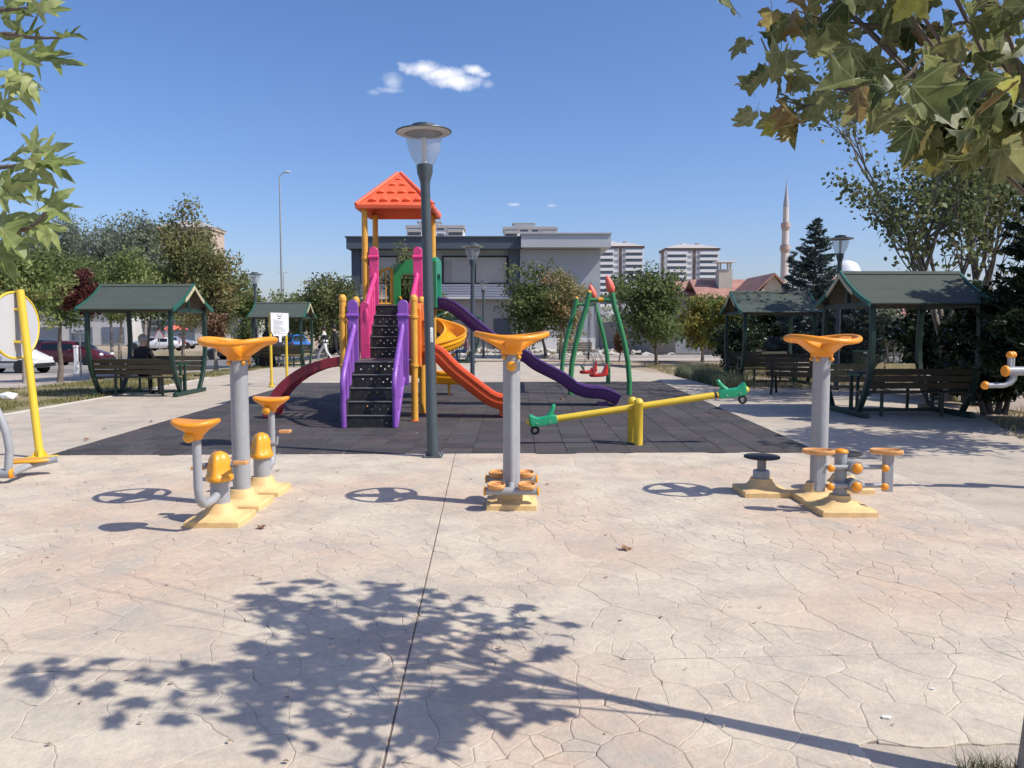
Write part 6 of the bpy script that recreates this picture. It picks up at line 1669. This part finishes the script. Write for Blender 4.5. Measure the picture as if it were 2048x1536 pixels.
def plane_leaf(seed, m, tint, slim=False):
    r = random.Random(seed)
    half = [(0, 0), (.07, -.05), (.17, -.11), (.25, -.06), (.36, -.05), (.43, .03), (.52, .08), (.49, .14), (.43, .19), (.40, .27), (.34, .31), (.40, .40), (.46, .45), (.50, .55), (.58, .63), (.48, .65), (.42, .70), (.34, .68), (.25, .63), (.22, .70), (.23, .79), (.15, .85), (.12, .94), (.05, 1.0), (0, 1.10)]
    if slim: half = [(0, 0), (.06, -.05), (.15, -.10), (.25, -.08), (.38, -.07), (.50, -.02), (.58, .05), (.46, .10), (.34, .13), (.20, .22), (.27, .33), (.36, .42), (.45, .53), (.60, .72), (.44, .66), (.33, .60), (.13, .46), (.15, .58), (.18, .70), (.13, .82), (.09, .95), (.04, 1.08), (0, 1.2)]
    half = [(x * r.uniform(.92, 1.1), y + r.uniform(-.015, .015)) for x, y in half]; half[0] = (0, 0); half[-1] = (0, half[-1][1])
    mid = [(0, .8), (0, .55), (0, .3)]
    poly = half + mid; fold, curl, tw, cup = r.uniform(.1, .8), r.uniform(-.9, .3), r.uniform(-.5, .5), r.uniform(-.6, .35)
    mb = MB()
    for s in (1, -1):
        tri = tessellate_polygon([[Vector((x, y, 0)) for x, y in poly]])
        vs = []
        for x, y in poly:
            z = x * fold + curl * (y - .3) ** 2 + tw * s * x * y + cup * x * x * 3 + .02 * math.sin(14 * y) * (x > .2)
            vs.append((s * x * (1 - .12 * fold), y - .2 * abs(curl) * y * y, z))
        mb.add(vs, tri)
    pe = [(0, -.45, -.12 + .1 * curl), (0, -.2, -.03), (0, .02, 0)]
    for a, b in zip(pe[:-1], pe[1:]): mb.add([(a[0] - .012, a[1], a[2]), (a[0] + .012, a[1], a[2]), (b[0] + .012, b[1], b[2]), (b[0] - .012, b[1], b[2])], [(0, 1, 2, 3)])
    me = bpy.data.meshes.new('leaf'); me.from_pydata(mb.v, [], mb.f); me.materials.append(m)
    me.polygons.foreach_set('use_smooth', [True] * len(me.polygons)); set_tint(me, [tint] * len(me.polygons))
    set_luv(me, [(x, y, seed % 97) for x, y in [(p[0] * q, p[1]) for q in (1, -1) for p in poly]] + [(0, -.3, 0)] * 8); return me
def set_luv(me, vals):
    a = me.attributes.new('leafuv', 'FLOAT_VECTOR', 'POINT'); a.data.foreach_set('vector', np.asarray(vals, dtype=np.float32).ravel())
def orient(d, nrm):
    y = Vector(d).normalized(); z = Vector(nrm); z = (z - y * z.dot(y)).normalized(); x = y.cross(z); return Matrix((x, y, z)).transposed()
def leaf_tree(name, label, base, trunk, branches, leaves, meshes, seed, bark=BARKPALE):
    """branches: [(points, r0, r1)], leaves: [(pos, dir, normal, size)] all in world space"""
    r = random.Random(seed); t = thing(name, label, 'tree', base); B0 = Vector(base)
    part('trunk', MB().tube([Vector(p) - B0 for p in trunk[0]], trunk[1], 12), bark, t, smooth=60)
    for pts, r0, r1 in branches:
        q = catmull([Vector(p) - B0 for p in pts], 4); n = len(q)
        part('branch', MB().tube(q, [r0 + (r1 - r0) * k / (n - 1) for k in range(n)], 7), BARK, t, smooth=60)
    leaves = sorted(leaves, key=lambda l: l[4], reverse=True); rest = MB(); tints = []; luv = []
    for k, (p, d, nn, s, pri) in enumerate(leaves):
        M3 = orient(d, nn) * s; me = meshes[r.randrange(len(meshes))]
        if k < 290:
            o = bpy.data.objects.new('leaf', me); COL.objects.link(o); o.parent = t
            M4 = M3.to_4x4(); M4.translation = Vector(p) - B0; o.matrix_local = M4
        else:
            rest.add([M3 @ v.co + Vector(p) - B0 for v in me.vertices], [tuple(f.vertices) for f in me.polygons]); tints += [me.attributes['tint'].data[0].value] * len(me.polygons); luv += [tuple(d.vector) for d in me.attributes['leafuv'].data]
    if rest.v:
        o = part('upper_foliage', rest, meshes[0].materials[0], t, smooth=60, kind='stuff', fix=False); set_tint(o.data, tints); set_luv(o.data, luv)
    return t
def project(p):
    q = Vector(p) - Vector((0, 0, CAM_H)); f = Vector((0, math.cos(PITCH), -math.sin(PITCH))); u = Vector((0, math.sin(PITCH), math.cos(PITCH)))
    d = q.dot(f)
    return (None, None) if d < .1 else (1024 + q.x / d * FPX, 768 - q.dot(u) / d * FPX)
# ---- right plane tree
rr = random.Random(5)
tints = [.08, .2, .3, .35, .42, .5, .55, .6, .7, .8, .9, .98]
meshR = [plane_leaf(100 + i, NEARL[1], tints[i % 12] if i < 24 else rr.uniform(.15, .65)) for i in range(34)]
tb = Vector((1.835, 2.62, -.03))
trunkR = ([tb, tb + Vector((.0, .0, .1)), tb + Vector((.03, .01, .45)), tb + Vector((.07, .03, .9)), tb + Vector((.11, .06, 1.4)), tb + Vector((.12, .1, 1.9)), tb + Vector((.06, .2, 2.3)), tb + Vector((-.1, .4, 2.9)), tb + Vector((-.2, .5, 3.5))], [.07, .06, .052, .046, .040, .032, .024, .015, .006])
def PP(px, py, Y): return at(px, py, Y)
fork = tb + Vector((.12, .1, 1.9)); fork2 = tb + Vector((.11, .06, 1.4)); fork3 = tb + Vector((.06, .2, 2.3))
twigs = [([fork, PP(1905, 120, 2.9), PP(1795, 168, 2.85), PP(1701, 178, 2.85), PP(1648, 171, 2.85), PP(1582, 135, 2.85), PP(1540, 110, 2.86), PP(1522, 76, 2.88)], .008, .0025),
         ([PP(1701, 178, 2.85), PP(1666, 199, 2.82), PP(1618, 211, 2.8), PP(1582, 205, 2.8), PP(1553, 194, 2.8)], .006, .002),
         ([PP(1618, 211, 2.8), PP(1590, 225, 2.78), PP(1570, 240, 2.78)], .004, .0015),
         ([fork3, PP(1960, 60, 3.2), PP(1880, 55, 3.2), PP(1760, 50, 3.15), PP(1660, 40, 3.1), PP(1590, 20, 3.1)], .009, .003),
         ([fork2, PP(2046, 250, 2.6), PP(1985, 250, 2.5), PP(1935, 256, 2.45), PP(1905, 272, 2.42)], .008, .0025),
         ([fork, PP(2000, 180, 2.6), PP(1960, 200, 2.5), PP(1900, 200, 2.45), PP(1850, 215, 2.45)], .007, .0025)]
for k in range(16):
    a = rr.uniform(0, 2 * PI); s0 = rr.choice((fork, fork3, tb + Vector((-.1, .45, 2.9)))); e = Vector((1.2 + 1.0 * math.cos(a), 3.15 + .95 * math.sin(a), rr.uniform(2.9, 3.9)))
    m_ = s0.lerp(e, .5) + Vector((0, 0, .15)); px_, py_ = project(e)
    qx, qy = project(m_)
    if (px_ is None or not (-40 < px_ < 2090 and -40 < py_ < 1600)) and (qx is None or not (-40 < qx < 2060 and -20 < qy < 1600)): twigs.append(([s0, m_, e], .008, .003))
def okR(p):
    px_, py_ = project(p)
    if px_ is None or px_ > 2140 or px_ < -100 or py_ < -70 or py_ > 1600: return 0
    if px_ < 1440: return -1
    # where the photograph shows the crown against the sky
    if 1462 < px_ < 1545 and -70 < py_ < 105: return 2
    if 1470 < px_ < 1640 and 115 < py_ < 255: return 2 if mnoise.noise((px_ * .02, py_ * .02, 0)) > -.1 else -1
    if 1555 < px_ < 1720 and py_ < 110: return 2
    if 1640 < px_ < 1715 and 165 < py_ < 245: return 2 if mnoise.noise((px_ * .02, py_ * .02, 5)) > .05 else -1
    if px_ >= 1700 and py_ < 235: return 2
    if px_ >= 1800 and py_ < 330 - max(0, 1880 - px_) * .6: return 2
    return -1
lv = []
def add_leaf(p, s=None, pri=0):
    d = Vector((rr.gauss(-.25, .55), rr.gauss(-.1, .5), rr.gauss(-.6, .5))); nn = Vector((rr.gauss(.35, .6), rr.gauss(-.5, .55), rr.gauss(.55, .5)))
    lv.append((p, d, nn, s or rr.uniform(.08, .135), pri))
for pts, r0, r1 in twigs[:6]:
    q = catmull(pts, 6)
    for k in range(len(q) // 3, len(q)):
        for _ in range(2):
            if rr.random() < (.8 if project(q[k])[0] > 1720 else .42):
                p = q[k] + Vector((rr.gauss(0, .05), rr.gauss(0, .06), rr.gauss(-.04, .05)))
                if okR(p) == 2: add_leaf(p, rr.uniform(.065, .1) if project(p)[0] < 1640 else None, 3 + rr.random())
cnt = 0
while cnt < 430:
    a, b = rr.uniform(0, 2 * PI), rr.random() ** .5
    p = Vector((1.18 + 1.1 * b * math.cos(a), 3.15 + 1.0 * b * math.sin(a), rr.uniform(2.15, 3.7)))
    ok = okR(p)
    if ok < 0: continue
    if ok == 0 and p.z < 2.5 and p.x < 1.2: continue
    if mnoise.noise((p.x * 2.2, p.y * 2.2, p.z * 2.2)) < -.22: continue
    if ok == 2 and rr.random() < (.5 if project(p)[0] > 1700 else .8): continue
    sx_, sy_ = project(Vector((p.x - .809 * p.z, p.y + .29 * p.z, 0)))      # keep the crown as compact as its shadow
    if sx_ is None or sy_ < 1160 or sx_ > 1150 or (sx_ < 500 and (sy_ < 1320 or rr.random() < .62)): continue
    add_leaf(p, None if ok == 2 else rr.uniform(.10, .155), 2 * ok + rr.random() if ok == 2 else rr.random()); cnt += 1
cnt = 0
while cnt < 105:
    p = PP(rr.uniform(1560, 2110), rr.uniform(-60, 340), rr.uniform(2.35, 3.5))
    if okR(p) == 2 and (project(p)[0] > 1700 or rr.random() < .5): add_leaf(p, rr.uniform(.07, .12), 2 + rr.random()); cnt += 1
for k in range(14):
    p = PP(rr.uniform(1790, 2080), rr.uniform(150, 330), rr.uniform(2.0, 2.35))
    if okR(p) == 2: add_leaf(p, rr.uniform(.10, .14), 6 + rr.random())
leaf_tree('plane_tree', 'plane tree at the right edge whose leafy crown hangs over the foreground', tb, trunkR, twigs, lv, meshR, 3)
# ---- left plane tree
rr = random.Random(15); meshL = [plane_leaf(300 + i, NEARL[0], rr.random(), True) for i in range(16)]
tb = Vector((-2.75, 2.55, -.05))
trunkL = ([tb, tb + Vector((.02, 0, .8)), tb + Vector((.05, 0, 1.5)), tb + Vector((.1, 0, 2.2)), tb + Vector((.1, .1, 3.4))], [.08, .06, .055, .045, .015])
f1, f2 = tb + Vector((.05, 0, 1.5)), tb + Vector((.1, 0, 2.2))
twigs = [([f1, PP(-160, 470, 2.4), PP(10, 465, 2.35), PP(70, 448, 2.33), PP(98, 415, 2.32)], .012, .003),
         ([f1, PP(-150, 370, 2.4), PP(-20, 338, 2.35), PP(40, 330, 2.33), PP(70, 312, 2.32)], .012, .003),
         ([f2, PP(-150, 120, 2.4), PP(-10, 70, 2.35), PP(60, 75, 2.33), PP(125, 76, 2.32)], .012, .003),
         ([f2, PP(-150, 20, 2.4), PP(0, 20, 2.35), PP(55, 15, 2.33)], .012, .003),
         ([f2, PP(-120, 230, 2.4), PP(-30, 225, 2.35)], .01, .003)]
lv = []
def addL(px, py, ang, s, Y=None, tilt=None):
    p = PP(px, py, Y or rr.uniform(2.25, 2.4)); a = R(ang)
    d = Vector((math.cos(a), rr.uniform(-.35, .25), math.sin(a))); nn = Vector((rr.gauss(.2, .3), rr.gauss(-.7, .3), rr.gauss(.6, .35)))
    lv.append((p, d, nn, s, 5 + rr.random()))
for (px, py, ang, s) in ((58, 25, 10, .13), (125, 76, 5, .085), (30, 55, 60, .12), (60, 105, -15, .14), (90, 115, -10, .13), (20, 100, -30, .13), (15, 140, -40, .14), (45, 150, -60, .1), (75, 105, -5, .12), (5, 30, 40, .12), (35, 80, 10, .13), (20, 165, -45, .12), (10, 10, 20, .1), (75, 20, 25, .09),
                          (70, 310, 15, .13), (90, 320, -5, .13), (60, 320, -50, .12), (20, 320, 35, .1), (65, 305, 80, .09), (45, 345, -60, .11), (85, 330, -30, .11),
                          (98, 415, 45, .11), (100, 410, -40, .10), (72, 440, -45, .13), (80, 430, -75, .12), (20, 440, -35, .12), (0, 390, 20, .12), (5, 460, -60, .14), (30, 470, -50, .11), (-5, 440, -10, .13), (72, 400, 95, .07),
                          (0, 215, -50, .08), (-8, 205, -20, .09), (0, 350, -60, .1), (-5, 375, -20, .11), (5, 490, -80, .12), (-10, 500, -60, .12)):
    addL(px, py, ang, s * .8)
cnt = 0
while cnt < 190:
    p = tb + Vector((rr.gauss(.1, .8), rr.gauss(.1, .7), rr.uniform(1.5, 3.6))); px_, py_ = project(p)
    if px_ is not None and -210 < px_ < 2048 and -150 < py_ < 1536: continue
    if p.y < 1.3: continue
    lv.append((p, Vector((rr.gauss(0, .6), rr.gauss(0, .6), rr.gauss(-.4, .5))), Vector((rr.gauss(.2, .5), rr.gauss(-.3, .5), .8)), rr.uniform(.1, .17), rr.random())); cnt += 1
leaf_tree('plane_tree', 'pale leaved plane tree whose branch tips enter at the left edge', tb, trunkL, twigs, lv, meshL, 6)
# ---- fallen leaves and scraps on the paving
meshD = [plane_leaf(500 + i, DRY, rr.random()) for i in range(6)]
big1 = bpy.data.objects.new('fallen_leaf', meshD[0]); COL.objects.link(big1); big1.location = G(1260, 1101) + Vector((0, 0, .02)); big1.scale = (.075, .075, .11); big1.rotation_euler = (.3, .2, 1.1); tag(big1, 'curled brown leaf lying alone on the paving below the seesaw', 'leaf', 'fallen leaves')
for (px, py, s) in ((430, 911, .08), (522, 1056, .07), (172, 881, .07), (253, 883, .05), (205, 858, .06), (1137, 897, .04), (1420, 820, .05), (1120, 800, .09), (1095, 970, .03), (553, 944, .04), (955, 905, .03), (640, 880, .03), (300, 845, .05), (1455, 822, .04), (385, 842, .045), (1190, 875, .035), (1600, 1012, .03), (545, 852, .03)):
    o = bpy.data.objects.new('fallen_leaf', rr.choice(meshD)); COL.objects.link(o); o.location = G(px, py) + Vector((0, 0, .012)); o.scale = (s, s, s * 1.3); o.rotation_euler = (rr.uniform(-.3, .3), rr.uniform(-.3, .3), rr.uniform(0, 6)); tag(o, 'small dry brown leaf scattered on the ground of the play area', 'leaf', 'fallen leaves')
mb = MB(); rd = random.Random(31)
for k in range(620):
    x, y = rd.uniform(-9, 7), 2.6 + 20 * rd.random() ** 1.6
    if abs(x) > .75 * y + .5: continue
    a = rd.uniform(0, 6.3); s_ = rd.uniform(.004, .016) * (1 + .05 * y); z = .006 + rd.random() * .004
    mb.add([(x + s_ * math.cos(a + q) * f, y + s_ * math.sin(a + q) * f, z + h * s_) for q, f, h in ((0, 1, 0), (1.7, .5, .3), (3.2, 1, 0), (4.6, .6, .2))], [(0, 1, 2, 3)])
o = part('ground_debris', mb, mat('debris_bits', (.34, .25, .16), .9, .7, 1.5), smooth=0, kind='stuff'); tag(o, 'tiny leaf crumbs and grit scattered over paving and mat', 'debris')
CH = mat('paper_scrap', (.7, .68, .64), .8, .05, 5)
for (px, py, s, lb) in ((1774, 1437, .022, 'tiny white paper scrap on the orange tinted paving'), (1865, 1379, .012, 'tiny white scrap on the paving near the trunk')):
    o = part('paper_scrap', MB().prism([(-1, -.3), (.2, -.5), (1, .1), (.3, .6), (-.8, .4)], 0, .25), CH, loc=G(px, py) + Vector((0, 0, .003))); o.scale = (s, s, s); tag(o, lb, 'litter')
